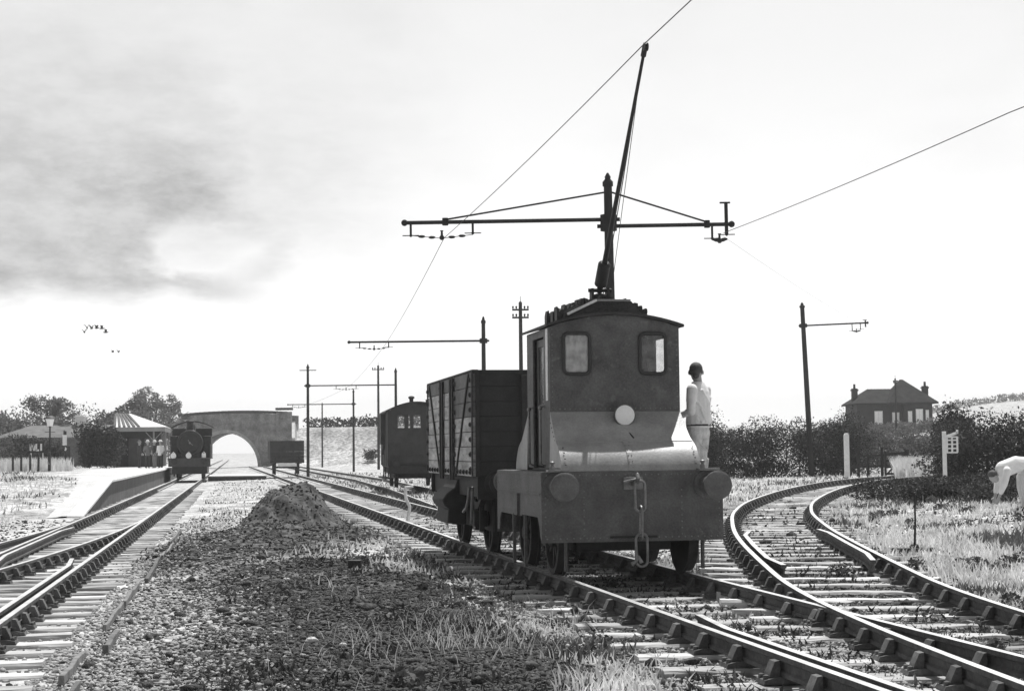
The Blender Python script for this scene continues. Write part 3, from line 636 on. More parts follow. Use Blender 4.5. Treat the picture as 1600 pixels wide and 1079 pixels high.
for sg in (-1, 1):
    ir = MB(); x = sg*(WW+.016)
    for s in (1.72, 1.95, 2.80, 3.02): ir.boxb(min(x, x+sg*.03), max(x, x+sg*.03), s-.04, s+.04, WB-.06, WT-.02)
    ir.bar((x, .30, WT-.03), (x, 1.55, WB+.0), .05, .02, (sg, 0, 0)); ir.bar((x, WL-.30, WT-.03), (x, 3.2, WB), .05, .02, (sg, 0, 0))
    ir.boxb(min(x, x-sg*.01), max(x, x-sg*.01), .0, .09, WB, WT); ir.boxb(min(x, x-sg*.01), max(x, x-sg*.01), WL-.09, WL, WB, WT)
    for z in np.arange(WB+.1, WT, .2):
        for s in (.13, 1.6, 3.13, WL-.12): ir.rivet((x, s, z), (sg, 0, 0), .03)
    for s in np.arange(.15, WL, .3): ir.rivet((x, s, WB+.06), (sg, 0, 0), .03)
    ir.build('ironwork', IRON, WG)
tr = MB()
for sg in (-1, 1): x0, x1 = sorted((sg*(WW+.012), sg*(WW-.07))); tr.boxb(x0, x1, -.01, WL+.01, WT, WT+.025)
tr.build('top_rail', WAGEND, WG)
uf = MB(); uf.boxb(-WW+.08, WW-.08, .07, WL-.07, WB-.02, WB+.04)
for sg in (-1, 1): x0, x1 = sorted((sg*(WW-.10), sg*(WW-.22))); uf.boxb(x0, x1, .05, WL-.05, .78, WB-.02)
uf.boxb(-WW+.05, WW-.05, -.03, .05, .76, WB-.004); uf.boxb(-WW+.05, WW-.05, WL-.05, WL+.03, .76, WB-.004); uf.build('underframe', IRON, WG, bevel=.005)
for s in (.98, 3.62):
    wheelset(WG, s, .46, 8)
    for sg in (-1, 1):
        ab = MB(); x = sg*.93; ab.boxb(x-.09, x+.09, s-.12, s+.12, .36, .58); ab.prism([(s-.45, .76), (s-.1, .6), (s+.1, .6), (s+.45, .76), (s+.1, .7), (s-.1, .7)], x-.04, x+.04, 'x'); ab.boxb(x-.03, x+.03, s-.22, s-.16, .3, .8); ab.boxb(x-.03, x+.03, s+.16, s+.22, .3, .8); ab.build('axlebox', IRON, WG)
bl_ = MB(); bl_.tube([(-1.1, 1.35, .55), (-1.14, .8, .62), (-1.16, .5, .74), (-1.16, .36, .92)], .022, 8); bl_.tube([(-1.12, .36, .92), (-1.12, .50, .42)], .02, 8); bl_.build('brake_lever', STEEL, WG)
ch = MB(); ch.prism([(-.96, 1.0), (-1.08, 1.0), (-1.13, .88), (-1.25, .79), (-1.31, .70), (-1.28, .62), (-1.22, .57), (-1.24, .36), (-.96, .34)], 2.0, 3.2, 'y'); ch.build('side_chute', IRON, WG, 30, .02)
dk = MB(); dk.boxb(-.8, .8, .5, 4.2, .30, .9); dk.build('hopper_bottom', IRON, WG)
for sg in (-1, 1): buffer_at(WG, sg*.86, -.03, .97, -1, .16, .46, IRON); buffer_at(WG, sg*.86, WL+.03, .97, 1, .16, .46, IRON)
cpl = MB(); cpl.tube([(0, -.03, .95), (0, -.5, .9), (0, -1.0, .98)], .02, 8); cpl.build('coupling', IRON, WG)

# ------------------------------------------------------------------ brake van on the siding
by = 64.5; VN = empty('brake_van', (float(brake(by))+.42, by, 0), math.atan(.135), 'dark brake van with curved roof and end windows beyond the plank wagon', 'brake van')
VW, VL = 1.12, 5.2
vb = MB()
def vroof(x): return 2.92+.36*(1-(x/(VW+.1))**2)
for y0, xs in ((0, [-VW, -.78, -.46, -.37, -.24, -.17, .17, .46, .78, VW]), (VL-.05, [-VW, -.80, .90, VW])):
  for i in range(len(xs)-1):
    x0, x1 = xs[i], xs[i+1]; hole = i % 2 == 1
    for (za0, zb) in ([(.85, 2.28), (2.84, None)] if hole else [(.85, None)]):
        b0 = vroof(x0) if zb is None else zb; b1 = vroof(x1) if zb is None else zb
        vs = [(x, y, z) for y in (y0, y0+.05) for (x, z) in ((x0, za0), (x1, za0), (x1, b1), (x0, b0))]
        vb.add(vs, [(0, 1, 2, 3), (7, 6, 5, 4), (0, 4, 5, 1), (3, 2, 6, 7), (0, 3, 7, 4), (1, 5, 6, 2)])
for sg in (-1, 1):
    x0, x1 = sorted((sg*VW, sg*(VW-.05))); vb.boxb(x0, x1, .05, VL-.05, .85, 2.95)
    for s in (.0, 1.2, 2.6, 4.0): vb.boxb(min(sg*VW, sg*(VW+.03)), max(sg*VW, sg*(VW+.03)), s, s+.1, .85, 2.93)
for z in (1.2, 1.6, 2.2): vb.boxb(-VW, VW, -.025, -.002, z, z+.05)
vb.build('van_body', VANP, VN, 30)
vr = MB(); n = 14
for i in range(n+1):
    x = -(VW+.1)+2*(VW+.1)*i/n; z = vroof(x); vr.v += [(x, -.25, z), (x, VL+.25, z), (x, VL+.25, z+.05), (x, -.25, z+.05)]
for i in range(n):
    for q in range(4): vr.f.append([i*4+q, (i+1)*4+q, (i+1)*4+(q+1) % 4, i*4+(q+1) % 4]); vr.mi.append(0)
vr.f += [[0, 1, 2, 3], [n*4+3, n*4+2, n*4+1, n*4]]; vr.mi += [0, 0]
vro = vr.build('van_roof', BLACK, VN, 40)
cm = MB(); cm.lathe([(.08, 0), (.08, .22), (.12, .24), (.12, .3), (.05, .34)], (-.15, .9, 3.24), n=14); cm.build('stove_chimney', BLACK, vro)
cm = MB(); cm.lathe([(.04, 0), (.04, .2), (.06, .22)], (.42, .5, 3.2), n=10); cm.build('lamp_vent', BLACK, vro)
for (x0, x1) in ((-.78, -.46), (-.37, -.24), (-.17, .17), (.46, .78)):
    y = .02; g_ = MB()
    for (a0, b0, c0, d0) in ((x0+.001, x0+.03, 2.331, 2.949), (x1-.03, x1-.001, 2.331, 2.949), (x0+.03, x1-.03, 2.331, 2.36), (x0+.03, x1-.03, 2.92, 2.949)): g_.boxb(a0, b0, y-.03, y+.02, c0-.05-(.06 if c0 > 2.5 else 0), d0-.05-(.06 if d0 > 2.5 else 0))
    wo = g_.build('window', VANP, VN); p_ = MB(); p_.boxb(x0+.03, x1-.03, y-.003, y+.003, 2.31, 2.81); p_.build('pane', CLEAR, wo)
du = MB(); du.boxb(-VW-.17, -VW-.001, 2.0, 2.9, 1.7, 2.9); du.prism([(2.0, 1.7), (2.9, 1.7), (2.9, 1.3)], -VW-.10, -VW-.002, 'x'); du.build('side_lookout', VANP, VN)
uf = MB(); uf.boxb(-VW+.05, VW-.05, .0, VL, .80, .848)
for sg in (-1, 1):
    x0, x1 = sorted((sg*.98, sg*.84)); uf.boxb(x0, x1, 0, VL, .56, .798)
    x0, x1 = sorted((sg*(VW+.12), sg*(VW-.14))); uf.boxb(x0, x1, .1, VL-.1, .34, .40)
    for s in (.3, 1.7, 3.4, 4.8): uf.boxb(min(sg*1.0, sg*1.05), max(sg*1.0, sg*1.05), s, s+.07, .402, .798)
uf.boxb(-VW, VW, -.14, -.002, .56, .86); uf.boxb(-.8, .8, .9, 4.3, .35, .7)
uf.build('underframe', IRON, VN)
for s in (1.05, 4.1): wheelset(VN, s, .46, 8)
for sg in (-1, 1): buffer_at(VN, sg*.86, -.14, .97, -1, .16, .4, IRON)

# ------------------------------------------------------------------ open wagon standing by the bridge
OW = empty('open_wagon', (float(x_loco(107))+.1, 107, 0), TR, 'low dark open wagon standing alone in front of the bridge pier', 'wagon')
mb = MB(); w_ = 1.08
for k in range(5): mb.boxb(-w_, w_, 0, .06, 1.02+k*.23+.004, 1.02+(k+1)*.23-.004); mb.boxb(-w_, w_, 4.74, 4.8, 1.02+k*.23+.004, 1.02+(k+1)*.23-.004)
for sg in (-1, 1):
    x0, x1 = sorted((sg*w_, sg*(w_-.06)))
    for k in range(5): mb.boxb(x0, x1, .062, 4.738, 1.02+k*.23+.004, 1.02+(k+1)*.23-.004)
mb.build('wagon_body', WAGEND, OW)
mb = MB()
for x in (-.38, .38): mb.boxb(x-.06, x+.06, -.08, -.002, .8, 2.15)
mb.build('end_stanchion', WAGEND, OW)
mb = MB(); mb.boxb(-w_+.05, w_-.05, 0, 4.8, .96, 1.016); mb.boxb(-w_, w_, -.1, 0-.002, .74, 1.0)
for sg in (-1, 1): x0, x1 = sorted((sg*.92, sg*.8)); mb.boxb(x0, x1, 0, 4.8, .7, .958)
mb.build('underframe', IRON, OW)
for s in (1.0, 3.7): wheelset(OW, s, .46, 8)
for sg in (-1, 1): buffer_at(OW, sg*.86, -.1, .97, -1, .17, .42, IRON)
mb = MB(); mb.bar((-.6, -.15, .62), (.6, -.15, .62), .06, .2); mb.build('brake_beam', WHITE, OW)

# ------------------------------------------------------------------ steam locomotive at the platform
sy = 100.5; SL = empty('steam_locomotive', (float(x_main(sy)), sy, ZM), math.atan(.165), 'black steam tank engine facing us at the platform, lamps on its buffer beam', 'locomotive')
mb = MB(); mb.boxb(-1.25, 1.25, 0, .06, .72, 1.22); mb.build('buffer_beam', mat('beam_paint', .06, .3, 4, .6, .1, 40), SL, bevel=.01)
mb = MB(); mb.boxb(-1.25, 1.25, .06, 9.5, 1.18, 1.24); mb.boxb(-1.0, 1.0, .3, 9.4, .28, 1.17); mb.boxb(-.95, -.85, .1, .2, .15, .7); mb.boxb(.85, .95, .1, .2, .15, .7); mb.build('frame', BLACK, SL)  # wide low black box also stands in for the shade between the wheels
mb = MB(); mb.lathe([(.0, -.10), (.25, -.09), (.58, -.05), (.62, 0), (.76, .0), (.78, .03), (.78, 1.3), (.73, 1.32), (.73, 5.4)], (0, .9, 2.15), (0, 1, 0), 36); mb.boxb(-.55, .55, .95, 2.1, 1.24, 1.9); bo = mb.build('boiler', BLACK, SL)
mb = MB(); mb.bar((0, .78, 2.15), (.18, .78, 2.02), .035, .03, (0, 1, 0)); mb.bar((0, .77, 2.15), (-.1, .77, 2.34), .035, .03, (0, 1, 0)); mb.lathe([(.06, 0), (.06, .04)], (0, .8, 2.15), (0, -1, 0), 12); mb.build('door_handle', STEEL, bo)
mb = MB(); mb.lathe([(.32, 0), (.22, .08), (.2, .5), (.25, .54), (.25, .62), (.2, .66)], (0, 1.5, 2.88), n=24); mb.build('chimney', BLACK, SL)
mb = MB(); mb.lathe([(.36, 0), (.3, .08), (.29, .4), (.22, .54), (.06, .6)], (0, 3.6, 2.8), n=24); mb.build('steam_dome', BLACK, SL)
for sg in (-1, 1):
    mb = MB(); x0, x1 = sorted((sg*.78, sg*1.25)); mb.boxb(x0, x1, 2.6, 6.0, 1.25, 2.6); mb.build('side_tank', BLACK, SL, bevel=.03)
    buffer_at(SL, sg*.88, 0, 1.05, -1, .2, .5, BLACK)
    mb = MB(); mb.tube([(sg*1.2, 2.5, 1.25), (sg*1.2, 2.5, 2.1)], .02, 8); mb.build('handrail', STEEL, SL)
    mb = MB(); mb.boxb(min(sg*.95, sg*1.2), max(sg*.95, sg*1.2), .2, .6, .3, .34); mb.boxb(min(sg*1.0, sg*1.04), max(sg*1.0, sg*1.04), .3, .5, .34, 1.17); mb.build('footstep', BLACK, SL)
mb = MB(); mb.boxb(-1.25, 1.25, 6.0, 6.06, 1.25, 3.1); mb.boxb(-1.25, -1.2, 6.06, 8.4, 1.25, 2.3); mb.boxb(1.2, 1.25, 6.06, 8.4, 1.25, 2.3); mb.boxb(-1.2, 1.2, 8.3, 8.4, 1.25, 3.0); mb.build('cab', BLACK, SL)
mb = MB(); n = 12
for i in range(n+1):
    x = -1.35+2.7*i/n; z = 3.12+.42*(1-(x/1.35)**2); mb.v += [(x, 5.9, z), (x, 8.6, z), (x, 8.6, z+.05), (x, 5.9, z+.05)]
for i in range(n):
    for q in range(4): mb.f.append([i*4+q, (i+1)*4+q, (i+1)*4+(q+1) % 4, i*4+(q+1) % 4]); mb.mi.append(0)
mb.f += [[0, 1, 2, 3], [n*4+3, n*4+2, n*4+1, n*4]]; mb.mi += [0, 0]; mb.build('cab_roof', BLACK, SL)
for (x, r_) in ((-.95, .17), (-.05, .17), (.85, .12)):
    mb = MB(); mb.boxb(x-.12, x+.12, .05, .28, 1.25, 1.52); mb.tube([(x-.09, .16, 1.52), (x, .16, 1.62), (x+.09, .16, 1.52)], .014, 6); lo_ = mb.build('lamp', WHITE, SL, bevel=.02)
    mb = MB(); mb.lathe([(r_, 0), (r_, .03), (r_*.7, .05)], (x, .05, 1.39), (0, -1, 0), 20); mb.build('lens', GLASSW, lo_)
for s, r_ in ((1.6, .6), (3.6, .75), (5.4, .75), (7.6, .6)): wheelset(SL, s, r_, 12, BLACK)

# ------------------------------------------------------------------ poles and wires
def ins_arm(mb, x, z):
    mb.lathe([(.02, 0), (.05, .03), (.05, .08), (.03, .11)], (x, 0, z), n=8)
def bracket_pole(base, H, label, arms, lean=0., r=.11, group='overhead line poles', stays=True, finial=True):
    """arms: (signed length, height, pendants[(x offset, drop)], end post height)"""
    o = empty('overhead_pole', base, 0, label, 'pole', group); o.rotation_euler = (0, -lean, 0)
    mb = MB(); mb.tube([(0, 0, -.4), (0, 0, H*.5), (0, 0, H)], [r, r*.88, r*.72], 14)
    if finial: mb.lathe([(r*.95, -.08), (r*.95, 0), (r*.5, .06), (r*.55, .1), (r*.15, .18)], (0, 0, H), n=12)
    mb.build('pole_shaft', POLE, o)
    for (L, h, pend, ep) in arms:
        sg = 1 if L > 0 else -1
        mb = MB(); mb.tube([(-sg*.22, 0, h), (L, 0, h)], .04, 10); mb.ball((L, 0, h), .065); mb.lathe([(r+.05, -.09), (r+.05, .09)], (0, 0, h), n=14); am = mb.build('bracket_arm', POLE, o)
        if stays:
            mb = MB(); e = L*.80; mb.tube([(sg*r*.6, 0, H-.2), (e, 0, h+.05)], .018, 8); mb.build('stay_rod', POLE, am); mb = MB(); mb.lathe([(.06, -.06), (.06, .08)], (e, 0, h), n=10); mb.build('clamp', POLE, am)
        for (x, dz) in pend:
            mb = MB(); mb.tube([(x, 0, h), (x, 0, h-dz)], .022, 8); mb.ball((x, 0, h-dz), .03); mb.bar((x-.16, 0, h-dz), (x+.16, 0, h-dz), .018, .018); mb.build('hanger', POLE, am)
        if len(pend) >= 2:
            xa, xb = pend[0][0], pend[1][0]; zz = h-pend[0][1]; mb = MB(); xm_ = (xa+xb)/2
            mb.tube([(xa, 0, zz), (xm_, 0, zz-.06), (xb, 0, zz)], .007, 6); mb.ball((xm_, 0, zz-.05), .05)
            for q in (.35, .68): mb.ball((xa+(xm_-xa)*q, 0, zz-.06*q), (.07, .03, .03)); mb.ball((xb+(xm_-xb)*q, 0, zz-.06*q), (.07, .03, .03))
            mb.lathe([(.03, 0), (.02, .12), (.035, .15)], (xm_, 0, zz-.06), n=8); mb.build('span_wire', BLACK, am)
        if ep:
            mb = MB(); mb.tube([(L-.1, 0, h-.2), (L-.1, 0, h+ep)], .035, 8); mb.bar((L-.22, 0, h+ep), (L-.02, 0, h+ep), .04, .03); mb.build('end_post', POLE, am)
    return o
bp = bracket_pole((1.93, 32, g1(1.93, 32)), 6.72, 'tall bracket pole with two long arms rising behind the electric locomotive', [(-3.95, 5.99, [(-3.83, .25), (-2.63, .22)], 0), (2.38, 5.86, [(2.0, .27), (2.28, .2)], .42)], lean=R(.35))
bracket_pole((-1.08, 63, g1(-1.08, 63)), 6.5, 'bracket pole with one long arm to the left above the plank wagon', [(-5.1, 5.75, [(-4.7, .22), (-3.6, .2)], 0)], r=.1, stays=False)
pa = bracket_pole((-12.3, 100, g1(-12.3, 100)), 6.75, 'left pole of the pair joined by a long cross beam', [(5.25, 5.62, [(1.7, .2), (2.9, .2)], 0)], r=.1, stays=False)
mb = MB(); mb.bar((-.5, 0, 6.55), (.5, 0, 6.55), .06, .05); mb.build('crossarm', POLE, pa)
bracket_pole((-7.03, 100.2, g1(-7.03, 100)), 6.45, 'right pole at the end of the long cross beam, behind the brake van roof', [], r=.1)
bracket_pole((-13.1, 137, g1(-13.1, 137)), 6.6, 'bracket pole with thin arm reaching toward the bridge, left of the brake van', [(-5.4, 5.55, [(-5.0, .2), (-4.0, .2)], 0)], r=.1, stays=False)
bracket_pole((-20.6, 180, g1(-20.6, 180)), 6.8, 'farthest plain pole before the grassy embankment', [], r=.1)
bracket_pole((14.3, 80, g1(14.3, 80)), 8.2, 'tall leaning pole with one short arm in the hedge on the right', [(3.1, 7.25, [(2.35, .35), (2.75, .3)], .14)], lean=R(2.0), r=.14, stays=False)
def telegraph(base, H, label, arms, w=.9, r=.1):
    o = empty('telegraph_pole', base, 0, label, 'pole', 'telegraph poles'); mb = MB(); mb.tube([(0, 0, -.4), (0, 0, H)], [r, r*.7], 12); mb.lathe([(r*.8, -.02), (r*.6, .05), (.01, .12)], (0, 0, H), n=10); mb.tube([(0, 0, H), (0, 0, H+.35)], .015, 6); mb.build('pole_shaft', POLE, o)
    for z in arms:
        mb = MB(); mb.bar((-w/2, -r-.02, z), (w/2, -r-.02, z), .07, .09); am = mb.build('crossarm', POLE, o)
        for x in (-w*.45, -w*.25, w*.25, w*.45): q = MB(); q.lathe([(.02, 0), (.045, .06), (.05, .11), (.03, .15)], (x, -r-.02, z+.045), n=8); q.build('insulator', POLE, am)
telegraph((.45, 85, g1(.45, 85)), 9.1, 'telegraph pole with two crossarms rising behind the plank wagon', (8.35, 8.75), .85, .13)
telegraph((-12.1, 150, g1(-12.1, 150)), 9.3, 'telegraph pole with one short crossarm beside the brake van', (9.0,), 1.1, .13)
telegraph((33.6, 146, g1(33.6, 146)), 5.0, 'slim wire pole standing in front of the house', (4.7,), .4, .1)
def wire(pts, r, label):
    mb = MB(); P = []
    for i in range(len(pts)-1):
        a_, b_ = Vector(pts[i]), Vector(pts[i+1])
        for k in range(10):
            q = k/10; P.append(a_+(b_-a_)*q-Vector((0, 0, .10*4*q*(1-q)*min(1, (b_-a_).length/30))))
    P.append(Vector(pts[-1])); mb.tube(P, r, 6); tag(mb.build('overhead_wire', BLACK), label, 'wire', 'overhead wires')
hx, hz_ = -1.29, 5.52
wire([tuple(TIP+(TIP-Vector((hx, 32, hz_))).normalized()*22+Vector((0, 0, .1))), tuple(TIP+Vector((0, 0, .006)))], .0065, 'contact wire running forward from the trolley head and out of the top of the photo')
wire([tuple(TIP+Vector((0, -.02, .006))), (hx, 32, hz_), (-4.85, 63, 5.4), (-9.8, 100, 5.35), (-17, 137, 5.3)], .0065, 'contact wire from the trolley head back along the bracket arms over the locomotive')
wire([(10.3, 2, 5.75), (6.35, 20.9, 5.62), (4.12, 32, 5.56)], .0065, 'wire from the right end of the tall bracket pole out past the right edge')
wire([(4.1, 32, 5.5), (17.0, 80, 7.2)], .003, 'wire between the tall bracket pole and the leaning pole over the curved siding')

# ------------------------------------------------------------------ road bridge
BY = 195.; BR = empty('road_bridge', (-33.6, BY, -.35), 0, 'brick road bridge with one elliptical arch over the main line', 'bridge')
def arch(x): return 4.35*math.sqrt(max(0, 1-(x/3.75)**2))*.93+.05
mb = MB(); X0, X1 = -5.3, 7.7; D = 6.5
xs = sorted(set([X0, X1, -3.75, 3.75]+[3.75*math.cos(math.pi*k/28) for k in range(29)]))
def top(x): return 6.05+.36*np.clip(1-((np.asarray(x)-1.8)/7.5)**2, 0, 1)
for i in range(len(xs)-1):
    x0, x1 = xs[i], xs[i+1]
    ins = abs((x0+x1)/2) < 3.75; a0 = arch(x0) if ins else -.6; a1 = arch(x1) if ins else -.6
    for (y0, y1) in ((0, .45), (D-.45, D)):
        vs = [(x, y, z) for y in (y0, y1) for (x, z) in ((x0, a0), (x1, a1), (x1, float(top(x1))), (x0, float(top(x0))))]
        mb.add(vs, [(0, 1, 2, 3), (7, 6, 5, 4), (0, 4, 5, 1), (3, 2, 6, 7), (0, 3, 7, 4), (1, 5, 6, 2)])
    zt = 5.2
    vs = [(x, y, z) for y in (.45, D-.45) for (x, z) in ((x0, a0), (x1, a1), (x1, zt), (x0, zt))]
    mb.add(vs, [(0, 1, 2, 3), (7, 6, 5, 4), (0, 4, 5, 1), (3, 2, 6, 7), (0, 3, 7, 4), (1, 5, 6, 2)])
mb.build('spandrel_wall', STONE, BR, 30)
rg = MB(); n = 30
for k in range(n):
    a0, a1 = math.pi*k/n, math.pi*(k+.93)/n
    q = []
    for (rx, rz) in ((3.75, 4.05), (4.15, 4.45)):
        q.append([(rx*math.cos(a), rz*math.sin(a)+.05) for a in (a0, a1)])
    rg.prism([q[0][0], q[1][0], q[1][1], q[0][1]], -.06, -.003, 'y')
rg.build('arch_ring', mat('arch_brick', .34, .3, 2, .95, .3, 12), BR)
cp = MB()
for k in range(24):
    x0 = X0+(X1-X0)*k/24; x1 = X0+(X1-X0)*(k+.97)/24; z0 = float(top((x0+x1)/2)); cp.boxb(x0, x1, -.1, .55, z0+.002, z0+.32)
cp.build('coping', STONED, BR, 30, .02)
sc2 = MB(); sc2.boxb(X0, X1, -.08, -.002, 4.95, 5.15); sc2.build('string_course', STONE, BR)
for (xa, xb, zt) in ((X0-.15, X0+.95, 5.9), (X1-1.75, X1+.0, 6.5)):
    p_ = MB(); p_.boxb(xa, xb, -.3, -.09, -.6, zt); pp = p_.build('pier', STONE, BR)
    p_ = MB(); p_.boxb(xa-.1, xb+.1, -.4, .7, zt+.23, zt+.5); p_.build('pier_cap', STONED, pp, bevel=.03)
wv = MB(); wv.prism([(0, 5.4), (.2, 5.4), (6, 0), (0, 0)], 7.72, 8.1, 'x'); wv.bar((7.9, -.02, 5.2), (8.3, -3.0, 3.4), .35, .16); wv.build('wing_wall', mat('pale_stone', .5, .2, 2, .9, .3, 14), BR)

# ------------------------------------------------------------------ platform
def pe(y): return float(x_main(y))-.763-.72
PF = empty('station_platform', (pe(52), 52, -.33), 0, 'low station platform with white edge and ramp down to the rails', 'platform')
PF.location = (0, 0, 0)
def pz(y): return float(np.interp(y, [46.5, 57.5, 200], [-.28, .55, .5]))
yv = [46.5, 49, 52, 55, 57.5, 65, 75, 90, 110, 135, 150]
mb = MB()
for i in range(len(yv)-1):
    y0, y1 = yv[i], yv[i+1]; zb = -.5
    vs = [(pe(y0), y0, zb), (pe(y1), y1, zb), (pe(y1), y1, pz(y1)-.10), (pe(y0), y0, max(pz(y0)-.10, zb+.01)), (pe(y0)-.3, y0, zb), (pe(y1)-.3, y1, zb), (pe(y1)-.3, y1, pz(y1)-.10), (pe(y0)-.3, y0, max(pz(y0)-.10, zb+.01))]
    mb.add(vs, [(0, 1, 2, 3), (4, 7, 6, 5), (0, 3, 7, 4), (1, 5, 6, 2), (3, 2, 6, 7), (0, 4, 5, 1)])
mb.build('platform_wall', PWALL, PF)
mb = MB()
for i in range(len(yv)-1):
    y0, y1 = yv[i]+.01, yv[i+1]-.01; z0, z1 = pz(y0), pz(y1)
    vs = [(pe(y0)+.09, y0, z0), (pe(y1)+.09, y1, z1), (pe(y1)-.36, y1, z1), (pe(y0)-.36, y0, z0)]; vs += [(x, y, z-.098) for (x, y, z) in vs]
    mb.add(vs, [(0, 1, 2, 3), (7, 6, 5, 4), (0, 4, 5, 1), (1, 5, 6, 2), (2, 6, 7, 3), (3, 7, 4, 0)])
mb.build('coping', COPING, PF, 30, .02)
mb = MB()
for i in range(len(yv)-1):
    y0, y1 = yv[i], yv[i+1]; w0 = .8+6*min(1, max(0, (y0-56)/30)); w1 = .8+6*min(1, max(0, (y1-56)/30))
    for k in range(6):
        def q(y, w, t_): x_ = pe(y)-.362-w*t_; return (x_, y, (pz(y)-.012)*(1-t_**2)+t_**2*(g1(x_, y)-.06)+.012*math.sin(y*3+t_*9)*(t_ > 0))
        mb.add([q(y0, w0, k/6), q(y1, w1, k/6), q(y1, w1, (k+1)/6), q(y0, w0, (k+1)/6)], [(0, 1, 2, 3)])
mb.build('platform_surface', PAVE, PF, 180)

# timber crossing between the lines
mb = MB(); cy = 104.
for k in range(7): mb.boxb(-1.75, 1.75, k*.75, k*.75+.72, 0, .34)
mb.cur = 1; mb.boxb(-1.8, 1.8, -.09, -.004, 0, .28)
o = mb.build('timber_crossing', [mat('bleached_timber', .85, .1, 2, .9, .3, 20), BLACK], None, 30, .02); o.location = (-17.2, cy, -.32); o.rotation_euler = (0, 0, math.atan(.17)); tag(o, 'pale timber barrow crossing between the tracks in front of the bridge', 'crossing')

# ------------------------------------------------------------------ foliage
def leaf_cloud(clumps, n, size, squash=1.0, shell=.55):
    C_ = np.array([c for c, r in clumps], float); Rr = np.array([r for c, r in clumps], float)
    vol = Rr.prod(1)**(2/3); k = rng.choice(len(clumps), n, p=vol/vol.sum())
    dv_ = rng.normal(size=(n, 3)); dv_ /= np.linalg.norm(dv_, axis=1)[:, None]
    rad = shell+(1-shell)*rng.random(n)**.7; rad = np.where(rng.random(n) < .25, rng.random(n)**.5, rad); rad *= 1+.12*rng.normal(size=n)
    P = C_[k]+dv_*rad[:, None]*Rr[k]
    a_ = rng.normal(size=(n, 3)); a_ /= np.linalg.norm(a_, axis=1)[:, None]; b_ = np.cross(a_, rng.normal(size=(n, 3))); b_ /= np.linalg.norm(b_, axis=1)[:, None]
    s = size*(.5+rng.random(n))[:, None]
    V = np.stack([P-a_*s*.5, P+b_*s*.32, P+a_*s*.6, P-b_*s*.32], 1).reshape(-1, 3)
    return V, np.arange(n*4).reshape(n, 4)
def leaf_obj(name, clumps, n, size, m, parent=None, zmin=None):
    V, F = leaf_cloud(clumps, n, size)
    return link_mesh(name, np_mesh(name, V, F), m, parent, 0)
def lumps(cx, cy, cz, rx, ry, rz, n, rad, seed, flat=.3):
    q = random.Random(seed); res = []
    for _ in range(n):
        while True:
            u, v, w = q.uniform(-1, 1), q.uniform(-1, 1), q.uniform(-flat, 1)
            if u*u+v*v+w*w < 1: break
        r_ = rad*q.uniform(.6, 1.3); res.append(((cx+u*rx, cy+v*ry, cz+w*rz), (r_, r_, r_*.85)))
    return res
def tree(x, y, H, rx, label, m, n, size, seed, group, trunk=True, lean=0):
    z0 = g1(x, y); o = empty('tree', (x, y, z0), 0, label, 'tree', group); q = random.Random(seed)
    mb = MB(); hs = H*.45; mb.tube([(0, 0, -.3), (.1*lean, 0, hs*.5), (.3*lean, .1, hs), (.5*lean, 0, H*.85)], [H*.035, H*.028, H*.02, H*.006], 9)
    for k in range(7):
        an = q.uniform(0, 6.28); zz = hs*(.6+.7*k/7); L = rx*q.uniform(.6, .95); mb.tube([(.2*lean, 0, zz), (L*.5*math.cos(an), L*.5*math.sin(an), zz+H*.14), (L*math.cos(an), L*math.sin(an), zz+H*.22)], [H*.014, H*.009, H*.003], 6)
    mb.build('trunk', BARK, o)
    leaf_obj('crown', lumps(.2*lean, 0, H*.56, rx, rx*.8, H*.42, 34, rx*.26, seed, .95), n, size, m, o)
    return o
TG = 'trees behind the station'
for i, (px_, Y, H, rx, lb, m) in enumerate([(-15, 150, 5.8, 3.0, 'bushy mid-grey tree at the left edge behind the station hedge', LEAFM), (28, 158, 5.0, 2.2, 'small round tree between the left edge and the taller tree behind the lamp', LEAFP), (78, 150, 7.6, 2.9, 'tall ragged tree behind the nearer platform lamp', LEAFM), (118, 160, 5.4, 2.0, 'thin tree behind the white station signal', LEAFP), (190, 150, 7.0, 2.5, 'ragged tree leaning over the canopy end of the station', LEAFM), (150, 165, 5.6, 2.2, 'pale tree between the two ragged trees behind the station', LEAFP), (240, 215, 7.0, 3.0, 'distant bushy tree showing above the station canopy', LEAFM), (278, 232, 6.6, 2.6, 'distant low tree left of the bridge end', LEAFP)]):
    tree((px_-800)/FPX*Y, Y, H*.84, rx, lb, m, 6500, .22, 20+i, TG, lean=(-1)**i)
def hedge(name, label, cat, pts, h, w, n, size, m, seed, group=None, zoff=0):
    P = [Vector(p) for p in pts]; q = random.Random(seed); base = P[0]; cl_ = []
    o = empty(name, (base.x, base.y, g1(base.x, base.y)), 0, label, cat, group); stems = MB()
    Ltot = sum((P[i+1]-P[i]).length for i in range(len(P)-1)); k = max(6, int(Ltot/(w*.36)))
    for j in range(k):
        s = Ltot*(j+.5)/k; i = 0
        while i < len(P)-2 and s > (P[i+1]-P[i]).length: s -= (P[i+1]-P[i]).length; i += 1
        p = P[i]+(P[i+1]-P[i]).normalized()*s; zz = g1(p.x, p.y)-o.location.z+zoff; hh = h*q.uniform(.84, 1.08)
        for lv in (.12, .4, .66, .86): cl_.append(((p.x-base.x+q.uniform(-.3, .3)*w, p.y-base.y+q.uniform(-.3, .3)*w, zz+hh*lv), (w*q.uniform(.4, .75), w*q.uniform(.4, .75), hh*q.uniform(.2, .34))))
        stems.tube([(p.x-base.x, p.y-base.y, zz-.2), (p.x-base.x+q.uniform(-.2, .2), p.y-base.y, zz+hh*.75)], [.04, .012], 5)
    stems.build('stems', BARK, o); leaf_obj('foliage', cl_, n, size, m, o)
    return o
